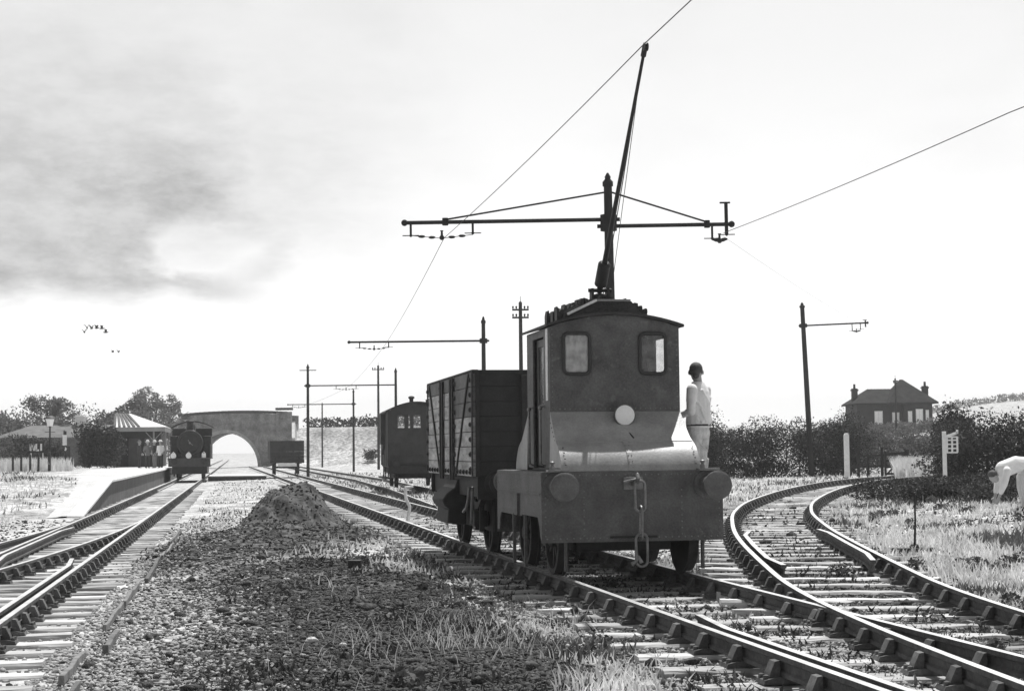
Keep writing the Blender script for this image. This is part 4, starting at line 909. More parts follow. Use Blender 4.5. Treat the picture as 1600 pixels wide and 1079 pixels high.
hedge('hedge', 'tall dark hedge right of the locomotive, behind the leaning pole', 'hedge', [(5.5, 84, 0), (10.5, 81, 0), (14, 81, 0), (17.2, 82, 0)], 2.45, 1.7, 70000, .085, LEAFD, 1)
hedge('hedge', 'grey scrubby hedge on the bank below the house', 'hedge', [(17.0, 92, 0), (21, 92, 0), (26, 92, 0)], 1.8, 2.4, 45000, .09, LEAFM, 2)
hedge('hedge', 'upper dark hedge close under the house walls', 'hedge', [(27, 152, 0), (33, 150, 0), (41, 152, 0)], 1.1, 1.6, 5000, .2, LEAFM, 7)
hedge('bush', 'large black bush at the right edge behind the bending man', 'bush', [(13.2, 50, 0), (14.6, 49, 0), (17.5, 49, 0), (20, 50, 0)], 2.0, 1.9, 50000, .07, LEAFD, 3, 'bushes on the right')
hedge('bush', 'spiky dark bush rising above the white notice frame', 'bush', [(13.4, 52, 0), (14.2, 52.5, 0)], 2.35, .9, 14000, .075, LEAFD, 4, 'bushes on the right')
hedge('undergrowth', 'low dark undergrowth in front of the black bush, left of the bending man', 'undergrowth', [(9.3, 43.5, 0), (11.6, 42, 0), (9.6, 40, 0), (11.6, 38.5, 0), (10.2, 36.5, 0)], .5, 1.0, 30000, .06, DKPLANT, 5)
hedge('hedge', 'dark ivy-covered hedge on the platform beside the station canopy', 'hedge', [(-29.0, 112, 0), (-27.9, 112, 0), (-26.6, 112, 0)], 2.3, 1.0, 9000, .14, LEAFD, 6, None, .45)
hedge('bush', 'low dark bush on the platform between the lamp and the ivy hedge', 'bush', [(-29.2, 104, 0), (-28.3, 104, 0)], 1.1, .8, 1400, .2, LEAFD, 8, 'bushes on the left', .35)
hedge('hedge', 'dark hedge along the top of the embankment right of the bridge', 'hedge', [(-25.4, 206, 0), (-20, 206, 0), (-10, 206, 0), (2, 206, 0)], 1.3, 1.2, 5000, .3, LEAFD, 9, None, -.1)
hedge('bush', 'small round bush on the embankment slope left of the brake van', 'bush', [(-16.6, 190.5, 0), (-15.9, 190.5, 0)], .9, .8, 700, .22, LEAFD, 10, 'bushes on the left', .4)
hedge('hedge', 'thin distant hedge line crossing the pale hill on the right', 'hedge', [(118, 520, 0), (150, 540, 0), (185, 560, 0), (240, 570, 0)], 2.2, 3, 4000, .7, LEAFM, 12)
for i, (x, y) in enumerate([(9.0, 79.5), (16.6, 84.)]): hedge('bush', ['bushy clump standing out of the dark hedge near the running man', 'taller leafy clump at the right end of the dark hedge'][i].replace('running man', 'locomotive cab'), 'bush', [(x, y, 0), (x+.6, y, 0)], 2.65, 1.0, 7000, .085, LEAFD, 14+i, 'clumps in the hedge')

hedge('shrubbery', 'dense mid-grey shrubbery filling the gap between the station house and the trees', 'shrubbery', [(-50, 146, 0), (-42, 145, 0), (-34, 144, 0), (-29, 143, 0)], 4.3, 3.0, 20000, .2, LEAFM, 21)
hedge('shrubbery', 'darker shrubs in front of the station house wall, left of the lamp', 'shrubbery', [(-38, 126, 0), (-34.5, 125, 0)], 2.2, 1.6, 5000, .16, LEAFD, 22)
# ------------------------------------------------------------------ house on the rise
HY = 170.; hx0 = (1338-800)/FPX*HY; hz0 = 3.26
HO = empty('house', (hx0, HY, hz0-.6), 0, 'dark hipped-roof house with two chimneys on the rise to the right', 'house')
hb = 3.0
def wallwin(parent, x0, x1, y, z0, z1, wins, m):
    mb = MB(); xs = sorted({x0, x1}|{w[0] for w in wins}|{w[1] for w in wins})
    for i in range(len(xs)-1):
        a_, b_ = xs[i], xs[i+1]; h = [w for w in wins if w[0] <= a_ and w[1] >= b_]
        for (p, q) in ([(z0, h[0][2]), (h[0][3], z1)] if h else [(z0, z1)]): mb.boxb(a_, b_, y, y+.2, p, q)
    wo = mb.build('wall', m, parent, 30)
    for (a_, b_, p, q) in wins:
        f = MB()
        for (u0, u1, v0, v1) in ((a_, a_+.08, p, q), (b_-.08, b_, p, q), (a_+.08, b_-.08, p, p+.08), (a_+.08, b_-.08, q-.08, q), ((a_+b_)/2-.03, (a_+b_)/2+.03, p+.08, q-.08)): f.boxb(u0, u1, y+.03, y+.1, v0, v1)
        wf = f.build('window', WHITE, parent); g_ = MB(); g_.boxb(a_+.08, b_-.08, y+.055, y+.065, p+.08, q-.08); g_.build('pane', mat('white_pane', .92, .08, 3, .4, 0, 20), wf)  # every pane is one near-white colour
wallwin(HO, 0, 4.6, 0, 0, hb, [(1.75, 2.6, .95, 2.35), (3.55, 4.3, 1.1, 2.2)], HWALL)
wallwin(HO, 4.6, 7.45, -.9, 0, hb, [(4.95, 5.4, 1.0, 2.3), (5.75, 6.5, .9, 2.5), (6.75, 7.1, 1.0, 2.4)], HWALL)
mb = MB(); mb.boxb(0, .2, .2, 6, 0, hb); mb.boxb(7.25, 7.45, -.7, 6, 0, hb); mb.boxb(.2, 7.25, 5.8, 6, 0, hb); mb.boxb(4.6, 4.8, -.7, 0, 0, hb); mb.build('wall', HWALL, HO)
rf = MB()
def hip(x0, x1, y0, y1, z, rx0, rx1, ry, rz):
    rf.add([(x0, y0, z), (x1, y0, z), (x1, y1, z), (x0, y1, z), (rx0, ry, rz), (rx1, ry, rz), (x0, y0, z-.15), (x1, y0, z-.15), (x1, y1, z-.15), (x0, y1, z-.15)], [(0, 1, 5, 4), (1, 2, 5), (2, 3, 4, 5), (3, 0, 4), (0, 6, 7, 1), (1, 7, 8, 2), (2, 8, 9, 3), (3, 9, 6, 0), (6, 9, 8, 7)])
hip(-.35, 7.8, -.35, 6.35, hb+.16, 1.7, 5.2, 3, hb+1.7)
hip(3.0, 8.0, -1.3, 4.6, hb+.18, 4.75, 5.05, 1.5, hb+2.6)
ro = rf.build('roof', SLATE, HO, 0)
for (x, y, zt) in ((.25, 2.4, hb+1.75), (7.3, 1.4, hb+1.9)):
    c = MB(); c.boxb(x-.28, x+.28, y-.28, y+.28, hb+.1, zt); c.boxb(x-.35, x+.35, y-.35, y+.35, zt-.25, zt-.1); co = c.build('chimney', HWALL, ro); c = MB(); c.lathe([(.13, 0), (.11, .4), (.14, .45)], (x, y, zt), n=10); c.build('chimney_pot', HWALL, co)

# ------------------------------------------------------------------ station, lamps, signs on the left
ST = empty('station_building', (-27.9, 117, .45), math.atan(.165), 'station building with striped glazed hipped canopy roof above the platform', 'building')
mb = MB(); mb.boxb(0, 3.0, 3.0, 3.2, 0, 2.9); mb.boxb(0, .15, 0, 3.0, 0, 2.9); mb.boxb(.15, 3.0, 3.2, 12, 0, 2.9); mb.build('wall', mat('station_wall', .05, .3, 1, .9, .2, 12), ST)
mb = MB(); mb.boxb(-.1, 3.4, -.1, .0, 2.55, 2.85); mb.boxb(3.3, 3.4, 0, 10, 2.55, 2.85); mb.build('valance', mat('valance', .3, .2, 2, .8, .2, 20), ST)
mb = MB(); mb.add([(-.15, -.15, 2.86), (3.6, -.15, 2.86), (3.6, 10, 2.86), (-.15, 10, 2.86), (-.15, 1.6, 3.85), (.9, 1.6, 3.85), (.9, 8, 3.85), (-.15, 8, 3.85)], [(0, 1, 5, 4), (1, 2, 6, 5), (2, 3, 7, 6), (3, 0, 4, 7), (4, 5, 6, 7), (3, 2, 1, 0)]); cr_ = mb.build('canopy_roof', WHITE, ST, 0)
mb = MB()
for k in range(6): f = k/6.3; mb.bar((-.05+f*2.1, -.14, 2.92), (-.1+f*1.0, 1.57, 3.86), .16, .03, (0, 0, 1))
mb.build('glazing_bars', BLACK, cr_)
for y in (.3, 4.5):
    mb = MB(); mb.tube([(2.6, y, 0), (2.6, y, 2.55)], .06, 10)
    for sg in (-1, 1): mb.bar((2.6, y, 1.9), (2.6+sg*.55, y, 2.5), .05, .05)
    mb.build('canopy_post', mat('post_paint', .3, .2, 2, .7, .1, 20), ST)
mb = MB(); mb.boxb(.7, 1.5, 2.96, 2.998, 0, 2.1); mb.build('door', mat('station_door', .1, .2, 2, .6, .1, 20), ST); mb = MB(); mb.boxb(1.85, 2.6, 2.96, 2.998, .9, 2.1); mb.build('window', CLEAR, ST)
GB = empty('station_house', (-41.5, 134, -.1), 0, 'low grey station house with hipped slate roof behind the platform fence', 'building')
mb = MB(); mb.boxb(0, 10.6, 0, 6, 0, 2.9); mb.build('wall', mat('grey_stone', .14, .3, 1, .95, .4, 8), GB)
rf = MB(); hip(-.3, 10.9, -.3, 6.3, 2.92, 1.9, 9.2, 3, 3.95); ro = rf.build('roof', mat('pale_slate', .13, .3, 1.5, .8, .4, 8), GB, 0)
for x in (2.2, 5, 7.6): mb = MB(); mb.boxb(x, x+.9, -.04, -.002, 1.0, 2.2); mb.build('window', BLACK, GB)
mb = MB(); mb.boxb(5.6, 6.3, 2.6, 3.4, 3.6, 4.75); mb.boxb(5.5, 6.4, 2.5, 3.5, 4.55, 4.65); mb.build('chimney', WHITE, ro)
def lamp(x, y, z, H, label, s=1.):
    o = empty('platform_lamp', (x, y, z), 0, label, 'lamp', 'platform lamps')
    mb = MB(); mb.lathe([(.13, 0), (.13, .3), (.075, .4), (.055, 1.2), (.045, H-.6), (.07, H-.57), (.07, H-.52)], (0, 0, 0), n=12); mb.bar((-.3, 0, H-.85), (.3, 0, H-.85), .03, .03); mb.build('lamp_post', BLACK, o)
    mb = MB(); mb.lathe([(.14*s, 0), (.24*s, .36*s)], (0, 0, H-.52), n=6); mb.build('lantern', GLASSW, o, 0)
    mb = MB(); mb.lathe([(.30*s, .0), (.30*s, .04), (.16*s, .17), (.06, .2), (.06, .28), (.01, .34)], (0, 0, H-.52+.36*s), n=12); mb.build('lamp_hood', BLACK, o)
lamp(-26.4, 95, .32, 3.25, 'nearer platform lamp with white lantern beside the name board', 1.15); lamp(-30.6, 120, .3, 2.75, 'smaller platform lamp beyond the white signal panel', .9)
NB = empty('name_board', (-27.35, 94.5, .3), 0, 'small station board with white letters beside the nearer platform lamp', 'sign')
mb = MB(); mb.boxb(-.08, .78, 0, .05, 1.24, 1.9); mb.build('board', BLACK, NB); mb = MB(); mb.boxb(-.02, .03, .051, .1, 0, 1.28); mb.boxb(.65, .70, .051, .1, 0, 1.8); mb.build('board_post', WHITE, NB)
mb = MB()     # white block letters M L I
def stroke(a_, b_, w=.1): mb.bar((a_[0], -.012, a_[1]), (b_[0], -.012, b_[1]), w, .02, (0, 1, 0))
for (a_, b_) in (((.0, 1.36), (.0, 1.76)), ((.0, 1.76), (.1, 1.45)), ((.1, 1.45), (.2, 1.76)), ((.2, 1.76), (.2, 1.36)), ((.32, 1.76), (.32, 1.38)), ((.29, 1.39), (.48, 1.39)), ((.6, 1.76), (.6, 1.36))): stroke(a_, b_)
mb.build('lettering', WHITE, NB)
SG = empty('ground_signal', (-30.1, 112, .3), 0, 'dark post with white panel beyond the name board', 'signal'); mb = MB(); mb.tube([(0, 0, 0), (0, 0, 2.7)], .09, 10); mb.build('signal_post', BLACK, SG); mb = MB(); mb.boxb(-.14, .14, -.14, -.1, 1.75, 2.45); mb.build('panel', WHITE, SG); mb = MB(); mb.lathe([(.13, 0), (.13, .03)], (0, -.1, 1.5), (0, -1, 0), 16); mb.build('disc', WHITE, SG)
o = empty('signal_post', (-30.7, 114, .3), 0, 'plain dark post left of the white signal panel', 'post'); mb = MB(); mb.tube([(0, 0, 0), (0, 0, 2.7)], [.08, .06], 10); mb.lathe([(.09, 0), (.02, .1)], (0, 0, 2.7), n=10); mb.build('post_shaft', BLACK, o)
for i, (px_, top_) in enumerate([(20, 712), (33, 711), (47, 708), (60, 712), (77, 708)]):
    Y = 92.; x = (px_-800)/FPX*Y; mb = MB(); w_ = .05 if i < 4 else .075; H = .95 if i < 4 else 1.05
    mb.prism([(-w_, 0), (w_, 0), (w_, H-.06), (0, H), (-w_, H-.06)], -.05, .05, 'y'); o = mb.build('fence_post', BLACK, None, 30, .008); o.location = (x, Y, g1(x, Y)+.05)
    tag(o, ['leftmost short fence post', 'second short fence post from the left', 'third short fence post from the left', 'thin fence post under the name board', 'thick fence post under the platform lamp'][i]+' in the pale grass by the platform', 'fence post', 'fence posts by the platform')

# ------------------------------------------------------------------ right-hand lineside
def simple(name, x, y, label, cat, group=None, rz=0): return empty(name, (x, y, g1(x, y)), rz, label, cat, group)
o = simple('marker_post', 14.6, 73, 'thick white post beside the curved siding', 'post'); mb = MB(); mb.boxb(-.105, .105, -.105, .105, -.3, 1.92); mb.prism([(-.105, 1.92), (.105, 1.92), (.05, 2.0), (-.05, 2.0)], -.105, .105, 'y'); mb.build('post_shaft', WHITE, o, bevel=.02)
o = simple('post_and_rail_fence', 15.3, 76, 'dark broken post and rail fence right of the white post', 'fence')
for x in (0, .42, .86, 1.5, 2.6): mb = MB(); mb.boxb(x-.06, x+.06, -.05, .05, -.3, 1.2+.15*math.sin(x*5)); mb.build('post', POLE, o)
mb = MB(); mb.bar((0, -.07, .95), (2.6, -.07, 1.05), .04, .09); mb.bar((0, -.07, .5), (1.5, -.07, .52), .04, .09); mb.build('fence_rail', POLE, o)
o = simple('field_gate', 16.75, 75, 'small dark wooden gate at the end of the rail fence', 'gate')
mb = MB()
for z in (.15, .45, .75, 1.05): mb.bar((0, 0, z), (.95, 0, z+.06), .04, .09)
mb.bar((.03, -.05, .15), (.9, -.05, 1.05), .03, .08); mb.build('gate_bars', POLE, o); mb = MB(); mb.boxb(-.07, .02, -.05, .05, -.2, 1.2); mb.build('gate_stile', POLE, o); mb = MB(); mb.boxb(.93, 1.05, -.05, .05, -.2, 1.25); mb.build('gate_stile', POLE, o)
o = simple('notice_frame', 12.42, 48, 'white lattice notice frame with black holes standing before the black bush', 'sign'); zz = .70
o.scale = (.74, .74, .74); o.location.z += .46; mb = MB(); mb.boxb(-.08, .08, 0, .05, -1.0, 1.02+zz); mb.build('frame_post', WHITE, o, bevel=.01)
mb = MB(); mb.bar((.0, -.02, .82+zz-.02), (.5, -.02, .98+zz-.02), .1, .05, (0, 1, 0)); mb.bar((.5, -.02, .92+zz), (.5, -.02, 1.1+zz-.02), .08, .05, (0, 1, 0)); mb.build('slanted_arm', WHITE, o)
mb = MB()
for x in (.1, .3, .5):
    mb.boxb(x-.035, x+.035, -.01, .03, .2+zz, .82+zz)
for z in (.2, .36, .52, .68, .8): mb.boxb(.1, .52, .031, .06, z+zz-.03, z+zz+.03)
mb.build('lattice', WHITE, o); mb = MB(); mb.boxb(.1, .52, .07, .1, .2+zz, .8+zz); mb.build('backing', BLACK, o)
o = simple('ground_lever', 5.55, 23.2, 'thin upright iron lever on a low base in the pale grass right of the curve', 'lever'); mb = MB(); mb.tube([(0, 0, .02), (.02, 0, .45), (.02, 0, .82)], [.018, .014, .011], 8); mb.ball((.02, 0, .82), .02); mb.build('lever_rod', BLACK, o); mb = MB(); mb.boxb(-.3, .28, -.09, .09, -.02, .07); mb.lathe([(.07, 0), (.05, .05)], (0, 0, .07), n=10); mb.build('lever_base', BLACK, o, bevel=.01)
o = simple('point_lever', -2.3, 36, 'bent white point lever standing beside the track left of the wagon chute', 'lever'); mb = MB(); mb.tube([(.0, 0, -.05), (.03, 0, .25), (.06, 0, .45), (-.02, 0, .62), (-.04, 0, .86)], [.055, .04, .035, .035, .03], 8); mb.tube([(-.04, 0, .86), (.14, 0, .88)], .025, 8); mb.build('lever_arm', WHITE, o); mb = MB(); mb.bar((-.1, 0, .02), (.5, -.6, .02), .12, .08); mb.build('lever_base', WHITE, o)
o = simple('rubble_block', -2.2, 23.1, 'single dark square block lying on the cinders', 'block'); mb = MB(); mb.boxb(-.09, .09, -.08, .08, -.03, .12); mb.build('block_body', BLACK, o, 30, .012)

# spoil heap
nx_, n = 120, 140; gx, gy = np.meshgrid(np.linspace(-2.4, 2.4, nx_), np.linspace(-3., 2.6, n)); hzv = gz(gx+HEAP[0], gy+HEAP[1])+heap_h(gx+HEAP[0], gy+HEAP[1])
I = np.arange(n*nx_).reshape(n, nx_); F = np.stack([I[:-1, :-1], I[:-1, 1:], I[1:, 1:], I[1:, :-1]], -1).reshape(-1, 4)
o = link_mesh('spoil_heap', np_mesh('spoil_heap', np.stack([gx, gy, hzv], -1).reshape(-1, 3), F), mat('spoil', .075, .7, 6, .95, 1.0, 14, spots=.15, spotc=.25), None, 180); o.location = (HEAP[0], HEAP[1], 0); tag(o, 'rounded dark heap of spoil with a low rough tail, lying between the tracks', 'heap')

# a few big pale stones
for i, (px_, py_, r_, lb) in enumerate([(487, 1000, .055, 'largest pale stone on the cinders at the bottom centre'), (536, 1008, .035, 'small pale stone just right of the largest one at the bottom'), (448, 905, .05, 'pale stone lying on the dark cinders below the heap'), (1010, 1070, .06, 'pale flat stone in the pale grass at the bottom edge')]):
    dv_ = d+rv*((px_-IW/2)/FPX)-uv*((py_-IH/2)/FPX); q = Vector((0, 0, CZ))+dv_*((CZ+.2)/-dv_.z); mb = MB(); rr = random.Random(i); mb.ball((0, 0, 0), (r_, r_*.8, r_*.65), 9, 6)
    mb.v = [(a_*rr.uniform(.8, 1.15), b_*rr.uniform(.8, 1.15), c_*rr.uniform(.8, 1.1)) for a_, b_, c_ in mb.v]
    o = mb.build('stone', mat('pale_stone_rock', .55, .3, 9, .95, .4, 30), None, 0); o.location = (q.x, q.y, g1(q.x, q.y)+r_*.5); tag(o, lb, 'stone', 'large pale stones')

# winged dark specks added as stand-ins for distant chimney pots
for i, (px_, py_, lb) in enumerate([(132, 519, 'lowest and leftmost dark chimney-pot stand-in of the upper row'), (136, 512, 'second dark chimney-pot stand-in in the upper row over the station'), (143, 513, 'middle chimney-pot stand-in of the upper row over the station'), (151, 512.5, 'fourth chimney-pot stand-in of the upper row over the station'), (159, 513, 'fifth chimney-pot stand-in at the right of the upper row over the station'), (165, 519, 'chimney-pot stand-in lower right of the upper row'), (176, 550, 'left chimney-pot stand-in of the two lower over the trees'), (185, 550, 'right chimney-pot stand-in of the two lower over the trees')]):
    Y = 140.; p = Vector((0, 0, CZ))+(d+rv*((px_-IW/2)/FPX)-uv*((py_-IH/2)/FPX))*(Y/(d.y)); s = .9 if i < 6 else .55
    o = empty('speck', p, .4*i, lb, 'speck', 'chimney-pot stand-ins over the station'); mb = MB(); mb.tube([(0, -.22*s, 0), (0, -.1*s, .01), (0, .08*s, 0), (0, .25*s, 0)], [.02*s, .075*s, .07*s, .015*s], 8); mb.ball((0, -.22*s, .02), .05*s)
    mb.build('speck_body', BLACK, o)
    for sg in (-1, 1): mb = MB(); mb.add([(0, -.1*s, .03), (0, .08*s, .03), (sg*.16*s, .08*s, .24*s), (sg*.3*s, .1*s, .3*s), (sg*.17*s, -.1*s, .26*s)], [(0, 1, 2, 4), (4, 2, 3)]); w_ = mb.build('speck_wing', BLACK, o, 0); sm_ = w_.modifiers.new('thick', 'SOLIDIFY'); sm_.thickness = .03

# ------------------------------------------------------------------ people
def hand(mb, wrist, direc, normal, s=1., curl=.6):
    """palm, four unequal curled fingers and a thumb leaving the side of the palm"""
    w_, dd, nn = Vector(wrist), Vector(direc).normalized(), Vector(normal).normalized(); sd_ = dd.cross(nn).normalized(); nn = sd_.cross(dd)
    mb.chain([w_, w_+dd*.045*s, w_+dd*.085*s], [.026*s, .034*s, .032*s], 10)
    for k, L in enumerate((.066, .078, .072, .056)):
        b_ = w_+dd*.085*s+sd_*(.027-.018*k)*s; p1 = b_+(dd*math.cos(curl*.4)+nn*math.sin(curl*.4))*L*.45*s; p2 = p1+(dd*math.cos(curl)+nn*math.sin(curl))*L*.35*s; p3 = p2+(dd*math.cos(curl*1.7)+nn*math.sin(curl*1.7))*L*.25*s
        mb.chain([b_, p1, p2, p3], [.0105*s, .0098*s, .009*s, .0078*s], 8)
    b_ = w_+dd*.03*s+sd_*.026*s; p1 = b_+(sd_*.75+dd*.6+nn*.2).normalized()*.04*s; p2 = p1+(dd*.85+sd_*.25+nn*.4).normalized()*.032*s; mb.chain([b_, p1, p2], [.014*s, .0115*s, .009*s], 8)
def head(mb, c, f, up=Vector((0, 0, 1))):
    """skull, jaw, nose, ears, brows round centre c facing f"""
    c, f = Vector(c), Vector(f).normalized(); sd_ = f.cross(up).normalized()
    mb.ball(c+up*.02, (.078, .088, .10), 14, 10); mb.ball(c+f*.025-up*.045, (.058, .062, .068), 12, 8)
    mb.chain([c+f*.085+up*.0, c+f*.108-up*.028], [.011, .015], 8)
    mb.chain([c+f*.082+up*.022-sd_*.035, c+f*.088+up*.022+sd_*.035], [.012, .012], 8); mb.chain([c+f*.083-up*.062-sd_*.02, c+f*.083-up*.062+sd_*.02], [.012, .012], 8)
    for q in (-1, 1): mb.ball(c+sd_*q*.08-up*.008, (.016, .022, .032), 8, 6)
def person(loc, rz, label, group=None): return empty('person', loc, rz, label, 'person', group)
V3 = Vector
# man on the footstep, seen from behind, facing the cab (local front = -y)
lw = Vector((1.33, 18.6, 0))+Rz @ Vector((HW+.17, 1.5, .725))
PM = person(lw, R(236), 'man in white shirt and pale trousers standing on the locomotive footstep holding the cab')
bm_ = MB()
hipz, shz = .90, 1.42
S = {'ls': V3((.175, .02, 1.395)), 'rs': V3((-.175, .02, 1.395))}
bm_.loft([((0, .0, .84), .14, .10), ((0, .0, .95), .16, .105), ((0, -.005, 1.08), .14, .095), ((0, 0, 1.25), .165, .105), ((0, .01, 1.37), .18, .10), ((0, .015, 1.44), .11, .075), ((0, .01, 1.48), .06, .06)])
bm_.chain([(0, .012, 1.44), (0, 0, 1.56)], [.058, .052]); head(bm_, (0, -.015, 1.615), (-.85, -.45, -.12))
for sg in (-1, 1): bm_.chain([(sg*.09, 0, .88), (sg*.10, -.02, .48), (sg*.10, .02, .09)], [.085, .058, .042]); bm_.chain([(sg*.10, .03, .045), (sg*.105, -.09, .035), (sg*.105, -.15, .025)], [.04, .036, .026])
el_l, wr_l = V3((.27, .05, 1.13)), V3((.20, -.21, 1.06)); el_r, wr_r = V3((-.27, -.04, 1.13)), V3((-.15, -.30, 1.12))
bm_.chain([S['ls'], el_l, wr_l], [.055, .042, .028]); bm_.chain([S['rs'], el_r, wr_r], [.055, .042, .028])
hand(bm_, wr_l, (-.3, -.9, .1), (-.6, 0, -.5), 1, .8); hand(bm_, wr_r, (.1, -.95, .1), (.6, 0, -.5), 1, .8)
voxel(bm_.build('body', SKIN, PM), .0085, 4)
sh = MB(); sh.loft([((0, 0, .93), .178, .13), ((0, .01, 1.0), .192, .15), ((0, .01, 1.10), .182, .142), ((0, .01, 1.26), .185, .135), ((0, .012, 1.37), .186, .118), ((0, .015, 1.435), .14, .095), ((0, .012, 1.495), .078, .075)])
sh.chain([S['ls'], S['ls']*.5+el_l*.5+V3((.012, 0, 0)), el_l, el_l*.45+wr_l*.55], [.07, .062, .056, .044]); sh.chain([S['rs'], S['rs']*.5+el_r*.5, el_r, el_r*.45+wr_r*.55], [.07, .062, .056, .044])
for (p, q) in (((.13, .1, 1.0), (-.05, .125, 1.1)), ((-.14, .09, 1.02), (.02, .125, 1.2)), ((.06, .12, 1.0), (.14, .1, 1.16)), ((.2, .03, 1.3), (.1, .11, 1.15)), ((.25, .03, 1.2), (.20, .06, 1.3)), ((.245, .07, 1.16), (.2, -.02, 1.1)), ((.10, .10, 1.38), (-.06, .12, 1.22)), ((.0, .125, .98), (.16, .06, 1.08)), ((.15, .06, 1.02), (.18, -.02, 1.2)), ((-.1, .1, 1.3), (.03, .12, 1.05))): sh.chain([V3(p)+V3((0, .02, 0)), V3(q)+V3((0, .02, 0))], [.019, .010], 8)
voxel(sh.build('shirt', SHIRT, PM), .0085, 2)
be = MB(); be.loft([((0, .008, .955), .186, .143), ((0, .008, .985), .186, .143)]); be.build('belt', DCLOTH, PM)
tr_ = MB(); tr_.loft([((0, 0, .80), .15, .115), ((0, 0, .9), .175, .128), ((0, 0, .98), .168, .122)])
for sg in (-1, 1): tr_.chain([(sg*.085, 0, .87), (sg*.098, -.02, .66), (sg*.10, -.02, .48), (sg*.10, .01, .25), (sg*.10, .02, .10)], [.108, .086, .072, .058, .052])
for (p, q) in (((.15, .06, .8), (.06, .11, .68)), ((-.15, .06, .8), (-.05, .1, .64)), ((.12, .07, .6), (.1, .075, .42)), ((-.12, .07, .55), (-.08, .07, .4))): tr_.chain([p, q], [.014, .008], 8)
voxel(tr_.build('trousers', TROUS, PM), .0095, 4)
bt = MB(); 
for sg in (-1, 1): bt.chain([(sg*.10, .035, .055), (sg*.105, -.08, .045), (sg*.105, -.15, .035)], [.048, .044, .034]); bt.chain([(sg*.1, .03, .05), (sg*.1, .03, .13)], [.045, .046]); 
voxel(bt.build('boots', BLACK, PM), .009, 2)
ha = MB(); hf = V3((-.85, -.45, 0)).normalized(); hs_ = V3((hf.y, -hf.x, 0)); h0 = V3((0, -.015, 1.615)); up_ = V3((0, 0, 1)); ha.ball(h0-hf*.02+up_*.035, (.084, .084, .086), 14, 10); ha.chain([h0-hf*.05+up_*.01, h0-hf*.058-up_*.045], [.05, .042]); ha.chain([h0-hf*.02+hs_*.05, h0-hf*.03-hs_*.055], [.036, .036]); voxel(ha.build('hair', HAIR, PM), .008, 2)

# man bending over at the right edge (local front = -y turned to face left)
bx, by_ = 9.72, 31.8; PB = person((bx, by_, g1(bx, by_)), R(-90), 'man in pale clothes bending double in the grass at the right edge')
bb = MB(); hp = V3((0, .10, .86)); shd = V3((0, -.38, .80)); hc = V3((0, -.56, .66))
bb.chain([hp, hp*.5+shd*.5+V3((0, 0, .05)), shd], [.14, .135, .13]); bb.chain([shd, hc+V3((0, .08, .07))], [.06, .052]); 
fdir = V3((0, -.45, -.9)); head(bb, hc, fdir, V3((0, -.9, .45)))
for sg in (-1, 1):
    bb.chain([(sg*.09, .10, .84), (sg*.11, -.02, .46), (sg*.11, .06, .09)], [.085, .058, .042]); bb.chain([(sg*.11, .07, .045), (sg*.115, -.06, .035), (sg*.115, -.12, .025)], [.04, .036, .026])
    e_, w_ = V3((sg*.22, -.44, .52)), V3((sg*.13, -.52, .27)); bb.chain([V3((sg*.17, -.36, .76)), e_, w_], [.052, .042, .028]); hand(bb, w_, (-sg*.2, -.3, -.9), (-sg, 0, 0), 1, .7)
voxel(bb.build('body', SKIN, PB), .01, 4)
s_ = MB(); s_.chain([hp+V3((0, -.04, .01)), hp*.5+shd*.5+V3((0, 0, .06)), shd], [.165, .162, .16])
for sg in (-1, 1): e_, w_ = V3((sg*.22, -.44, .52)), V3((sg*.13, -.52, .27)); s_.chain([V3((sg*.16, -.36, .77)), e_, e_*.4+w_*.6], [.08, .066, .05])
voxel(s_.build('shirt', SHIRT, PB), .012, 4)
s_ = MB(); s_.chain([hp+V3((0, .03, 0)), hp+V3((0, -.03, -.06))], [.168, .15])
for sg in (-1, 1): s_.chain([(sg*.088, .09, .82), (sg*.11, -.01, .64), (sg*.11, -.02, .46), (sg*.11, .05, .11)], [.115, .098, .085, .07])
voxel(s_.build('trousers', mat('light_trousers', .66, .1, 8, .9, .2, 90), PB), .012, 4)
s_ = MB()
for sg in (-1, 1): s_.chain([(sg*.11, .08, .055), (sg*.115, -.05, .045), (sg*.115, -.12, .035)], [.05, .045, .035])
voxel(s_.build('boots', BLACK, PB), .012, 2)
s_ = MB(); s_.ball(hc+V3((0, -.03, .045)), (.092, .092, .085), 14, 10); voxel(s_.build('hair', HAIR, PB), .01, 2)

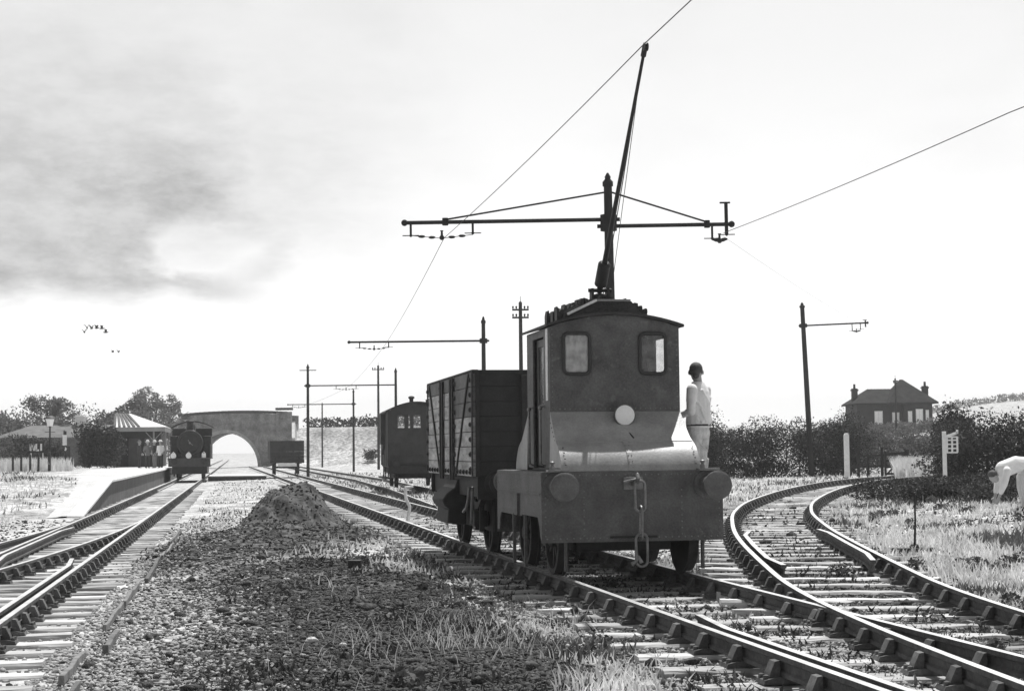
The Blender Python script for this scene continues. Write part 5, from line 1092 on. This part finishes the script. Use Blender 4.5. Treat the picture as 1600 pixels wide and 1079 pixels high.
def bystander(loc, rz, label, top, bottom, hat, arm=0.):
    o = person(loc, rz, label, 'people waiting on the platform'); b_ = MB()
    b_.loft([((0, 0, .84), .15, .11), ((0, 0, 1.1), .15, .1), ((0, 0, 1.36), .18, .1), ((0, 0, 1.46), .07, .06)]); b_.chain([(0, 0, 1.42), (0, 0, 1.55)], [.055, .05]); head(b_, (0, -.01, 1.62), (0, -1, 0))
    for sg in (-1, 1):
        b_.chain([(sg*.09, 0, .88), (sg*.1, -.01, .48), (sg*.1, .02, .09)], [.085, .058, .042]); b_.chain([(sg*.1, .02, .045), (sg*.1, -.12, .03)], [.04, .03])
        e_, w_ = V3((sg*.25, .02, 1.12)), V3((sg*.22, -.16-arm, .95+arm)); b_.chain([V3((sg*.19, 0, 1.38)), e_, w_], [.05, .04, .028]); hand(b_, w_, (0, -.4, -.9), (-sg, 0, 0), 1.05, .5)
    voxel(b_.build('body', SKIN, o), .016, 3); c_ = MB(); c_.loft([((0, 0, .80), .19, .14), ((0, 0, 1.1), .17, .125), ((0, 0, 1.36), .2, .12), ((0, 0, 1.46), .09, .08)])
    for sg in (-1, 1): e_, w_ = V3((sg*.25, .02, 1.12)), V3((sg*.22, -.16-arm, .95+arm)); c_.chain([V3((sg*.18, 0, 1.37)), e_, e_*.3+w_*.7], [.075, .06, .05])
    voxel(c_.build('jacket', top, o), .018, 3); c_ = MB(); c_.loft([((0, 0, .78), .16, .12), ((0, 0, .9), .17, .125)])
    for sg in (-1, 1): c_.chain([(sg*.09, 0, .85), (sg*.1, -.01, .48), (sg*.1, .02, .1)], [.11, .085, .07])
    voxel(c_.build('trousers', bottom, o), .018, 3); c_ = MB(); c_.lathe([(.17, 0), (.17, .015), (.1, .03), (.095, .1), (.06, .125)], (0, 0, 1.69), n=18); c_.build('hat', hat, o)
GREY = mat('grey_cloth', .22, .2, 9, .9, .2, 60)
for i, (px_, Y, rz, lb, a_, b_, h_) in enumerate([(217, 109, 2.0, 'dark-clothed person at the left of the group under the canopy', DCLOTH, DCLOTH, GREY), (230, 107, .6, 'person in grey with a pale hat under the canopy post', GREY, DCLOTH, WHITE), (241, 108, -.8, 'person in dark coat and light hat in the middle of the waiting group', DCLOTH, GREY, WHITE), (250, 106, -.4, 'person in pale coat and white hat nearest the steam engine', SHIRT, DCLOTH, WHITE)]):
    bystander(((px_-800)/FPX*Y, Y, .5), rz, lb, a_, b_, h_)

# ------------------------------------------------------------------ ground cover: stones and grass
def scatter(n, ymin, ymax, pw=1.6):   # more points near the camera, inside a wide wedge
    u = rng.random(n); y = (ymin**(1-pw)+(ymax**(1-pw)-ymin**(1-pw))*u)**(1/(1-pw)); x = (rng.random(n)*2-1)*.44*y; return x, y
ico = np.array([(0, 0, 1)]+[(math.cos(k*1.2566)*.894, math.sin(k*1.2566)*.894, .447) for k in range(5)]+[(math.cos(k*1.2566+.628)*.894, math.sin(k*1.2566+.628)*.894, -.447) for k in range(5)]+[(0, 0, -1)])
icf = [(0, 1+k, 1+(k+1) % 5) for k in range(5)]+[(1+k, 6+k, 1+(k+1) % 5) for k in range(5)]+[(1+(k+1) % 5, 6+k, 6+(k+1) % 5) for k in range(5)]+[(11, 6+(k+1) % 5, 6+k) for k in range(5)]
icf = np.array(icf)
def stones(name, x, y, size, m, label):
    n = len(x); sc = size[:, None, None]*(.6+.8*rng.random((n, 1, 3)))*np.array([1, 1, .7]); J = ico[None]*(1+.38*rng.normal(size=(n, 12, 1)).clip(-1.3, 1.3))*sc
    an = rng.random(n)*6.28; c, s = np.cos(an), np.sin(an); X = J[..., 0]*c[:, None]-J[..., 1]*s[:, None]; Y_ = J[..., 0]*s[:, None]+J[..., 1]*c[:, None]
    V = np.stack([X+x[:, None], Y_+y[:, None], J[..., 2]+(gs(x, y)+size*.2)[:, None]], -1).reshape(-1, 3); F = (icf[None]+(np.arange(n)*12)[:, None, None]).reshape(-1, 3)
    tag(link_mesh(name, np_mesh(name, V, F), m, None, 0), label, 'gravel', None, 'stuff')
x, y = scatter(200000, 8, 45); ci = cinder(x, y); near_rail = np.minimum(np.minimum(abs(abs(x-x_main(y))-.75), abs(abs(x-x_loco(y))-.75)), abs(abs(x-x_side(y))-.75)) < .12
k = (rng.random(len(x)) < .32+.68*ci) & ~near_rail
k &= ~((abs(x-x_main(y)) < 1.6) & (rng.random(len(x)) < .9))
sz = .005+.016*rng.random(len(x))**2.5+.0004*y; big = rng.random(len(x)) < .012; sz[big] *= 2.6
SM = mat('gravel', .06, .95, 14, .95, .4, 60, spots=.25, spotc=.36); stones('gravel', x[k], y[k], sz[k], SM, 'loose dark cinders and stones covering the foreground between the tracks')
x, y = scatter(100000, 9, 42); dm = x-x_main(y); k = (((dm > 1.3) & (dm < 2.1+1.5*rng.random(len(x)))) | ((abs(dm) < 1.3) & (rng.random(len(x)) < .12)) | (abs(x-x_loco(y)) < 1.7)) & (np.minimum(abs(abs(dm)-.75), abs(abs(x-x_loco(y))-.75)) > .1)
stones('ballast', x[k], y[k], (.006+.018*rng.random(len(x))**2+.00035*y)[k], mat('ballast', .33, .55, 9, .95, .3, 60), 'pale broken ballast beside the main line sleepers and boards')
def blades(name, x, y, h, w, m, label, lean=.5, kind='stuff', parent=None, cat='grass'):
    n = len(x); an = rng.random(n)*6.28; dx, dy = np.cos(an), np.sin(an); z = gs(x, y)-.02; ln = h*lean*(.3+rng.random(n)); a2 = rng.random(n)*6.28
    P0 = np.stack([x-dx*w, y-dy*w, z], -1); P1 = np.stack([x+dx*w, y+dy*w, z], -1)
    mx_, my_ = x+np.cos(a2)*ln*.35, y+np.sin(a2)*ln*.35; P2 = np.stack([mx_+dx*w*.7, my_+dy*w*.7, z+h*.6], -1); P3 = np.stack([mx_-dx*w*.7, my_-dy*w*.7, z+h*.6], -1)
    P4 = np.stack([x+np.cos(a2)*ln, y+np.sin(a2)*ln, z+h], -1)
    V = np.stack([P0, P1, P2, P3, P4], 1).reshape(-1, 3); b_ = np.arange(n)[:, None]*5
    F = np.concatenate([b_+np.array([[0, 1, 2]]), b_+np.array([[0, 2, 3]]), b_+np.array([[3, 2, 4]])], 0)
    return tag(link_mesh(name, np_mesh(name, V, F), m, parent, 0), label, cat, None, kind)
def clear(x, y, m=.13):   # keep blades off the rails
    return np.minimum(np.minimum(abs(abs(x-x_main(y))-.76), abs(abs(x-x_loco(y))-.76)), abs(abs(x-x_side(y))-.76)) > m
x, y = scatter(360000, 9, 125, 1.35); xs_, xl_, xm_ = x_side(y), x_loco(y), x_main(y)
right = ss(.6, 1.4, x-xs_); between = ss(.9, 1.4, x-xl_)*ss(.9, 1.4, xs_-x); leftg = ss(2.4, 3.4, xm_-x); midg = ss(np.where(y > 38, 1.5, 3.), np.where(y > 38, 2.2, 3.8), x-xm_)*ss(.9, 1.3, xl_-x)*np.clip(.85*(1-cinder(x, y))+.10*vn(x, y, .8, 41), 0, 1)
trk = .2*(np.minimum(abs(x-xl_), abs(x-xs_)) < 1.2)
pat = np.clip(.65+1.6*vn(x, y, .9, 42)+.8*vn(x, y, .3, 43), 0, 1)
prob = np.clip(np.maximum.reduce([right, between*.8, leftg*.8, midg*.8, trk])*pat, 0, 1)
k = (rng.random(len(x)) < prob) & clear(x, y) & ~((y > 46) & (x < x_main(y)) & (x > x_main(y)-1.9-6*np.clip((y-56)/30, 0, 1))) ; hgt = (.05+.13*rng.random(len(x))*(1+1.2*vn(x, y, 1.1, 44)))*(1-.55*(trk > 0))*(1-.5*midg)
drkm = vn(x, y, 1.3, 45)+.35*vn(x, y, .4, 46)
dk = k & ((drkm > .12) | ((trk > 0) & (rng.random(len(x)) < .75)))
blades('grass', x[k & ~dk], y[k & ~dk], hgt[k & ~dk], .005+.0004*y[k & ~dk], STRAW, 'short pale dry grass over the waste ground beside the tracks')
blades('grass', x[dk], y[dk], hgt[dk], .005+.0004*y[dk], GREEN, 'darker green grass and weeds between the rails and on the verges')
x, y = scatter(60000, 9, 40, 1.4); ci = cinder(x, y); k = (ci > .4) & clear(x, y) & (rng.random(len(x)) < np.clip(.12+1.9*vn(x, y, .8, 51)+vn(x, y, .25, 52), 0, 1))
blades('grass', x[k], y[k], .03+.08*rng.random(k.sum()), .008+.0006*y[k], DKPLANT, 'low dark weeds growing through the cinders', .9)
wc = []
x, y = scatter(1500, 9.5, 48, 1.5); dens = np.maximum(.6*ss(.8, 1.6, x-x_side(y)), .07*(cinder(x, y) > .5)); k = (rng.random(len(x)) < dens) & clear(x, y, .25) & (vn(x, y, 1.6, 53) > -.12)
for a_, b_ in zip(x[k], y[k]):
    r_ = random.uniform(.05, .17); wc.append(((a_, b_, g1(a_, b_)+r_*.35), (r_, r_, r_*.7)))
tag(leaf_obj('weeds', wc, 14000, .05, mat('weed_leaf', .09, .8, 3, .8, 0, 6, trans=.2)), 'broad-leaved weeds in clumps over the waste ground', 'weeds', None, 'stuff')
# wispy pale grass in front of the locomotive, and bleached tall grass on the right
n = 420; x = rng.normal(-.35, .6, n); y = 14.6+rng.normal(0, .9, n)+.5*x; k = clear(x, y, .25) & (x < x_loco(y)-1.)
blades('grass', x[k], y[k], .07+.2*rng.random(k.sum()), np.full(k.sum(), .0035), WGRASS, 'wispy pale grass stalks in the foreground left of the locomotive rail', .8)
n = 5000; y = rng.uniform(66, 76, n); x = y*(.229+.028*rng.random(n)); blades('grass', x, y, .45+.6*rng.random(n), np.full(n, .025), WGRASS, 'tall bleached grass between the gate and the notice frame', .3)
n = 3500; x = rng.uniform(-31.5, -25.5, n); y = rng.uniform(92, 97, n); blades('grass', x, y, .4+.5*rng.random(n), np.full(n, .03), WGRASS, 'tall bleached grass round the fence posts on the left', .3)

# ------------------------------------------------------------------ thin summer haze over the whole place
HZ = MB(); HZ.boxb(-700, 700, -60, 1500, -3, 45)
hm = bpy.data.materials.new('haze'); hm.use_nodes = True; t = hm.node_tree; t.nodes.remove(t.nodes['Principled BSDF'])
pv = N(t, 'ShaderNodeVolumePrincipled'); pv.inputs['Color'].default_value = (.95, .95, .95, 1); pv.inputs['Density'].default_value = .0005; pv.inputs['Anisotropy'].default_value = .2
t.links.new(pv.outputs[0], t.nodes['Material Output'].inputs['Volume'])
tag(HZ.build('haze', hm, None, 0), 'thin pale haze lying over the whole station and fields', 'haze', None, 'stuff')
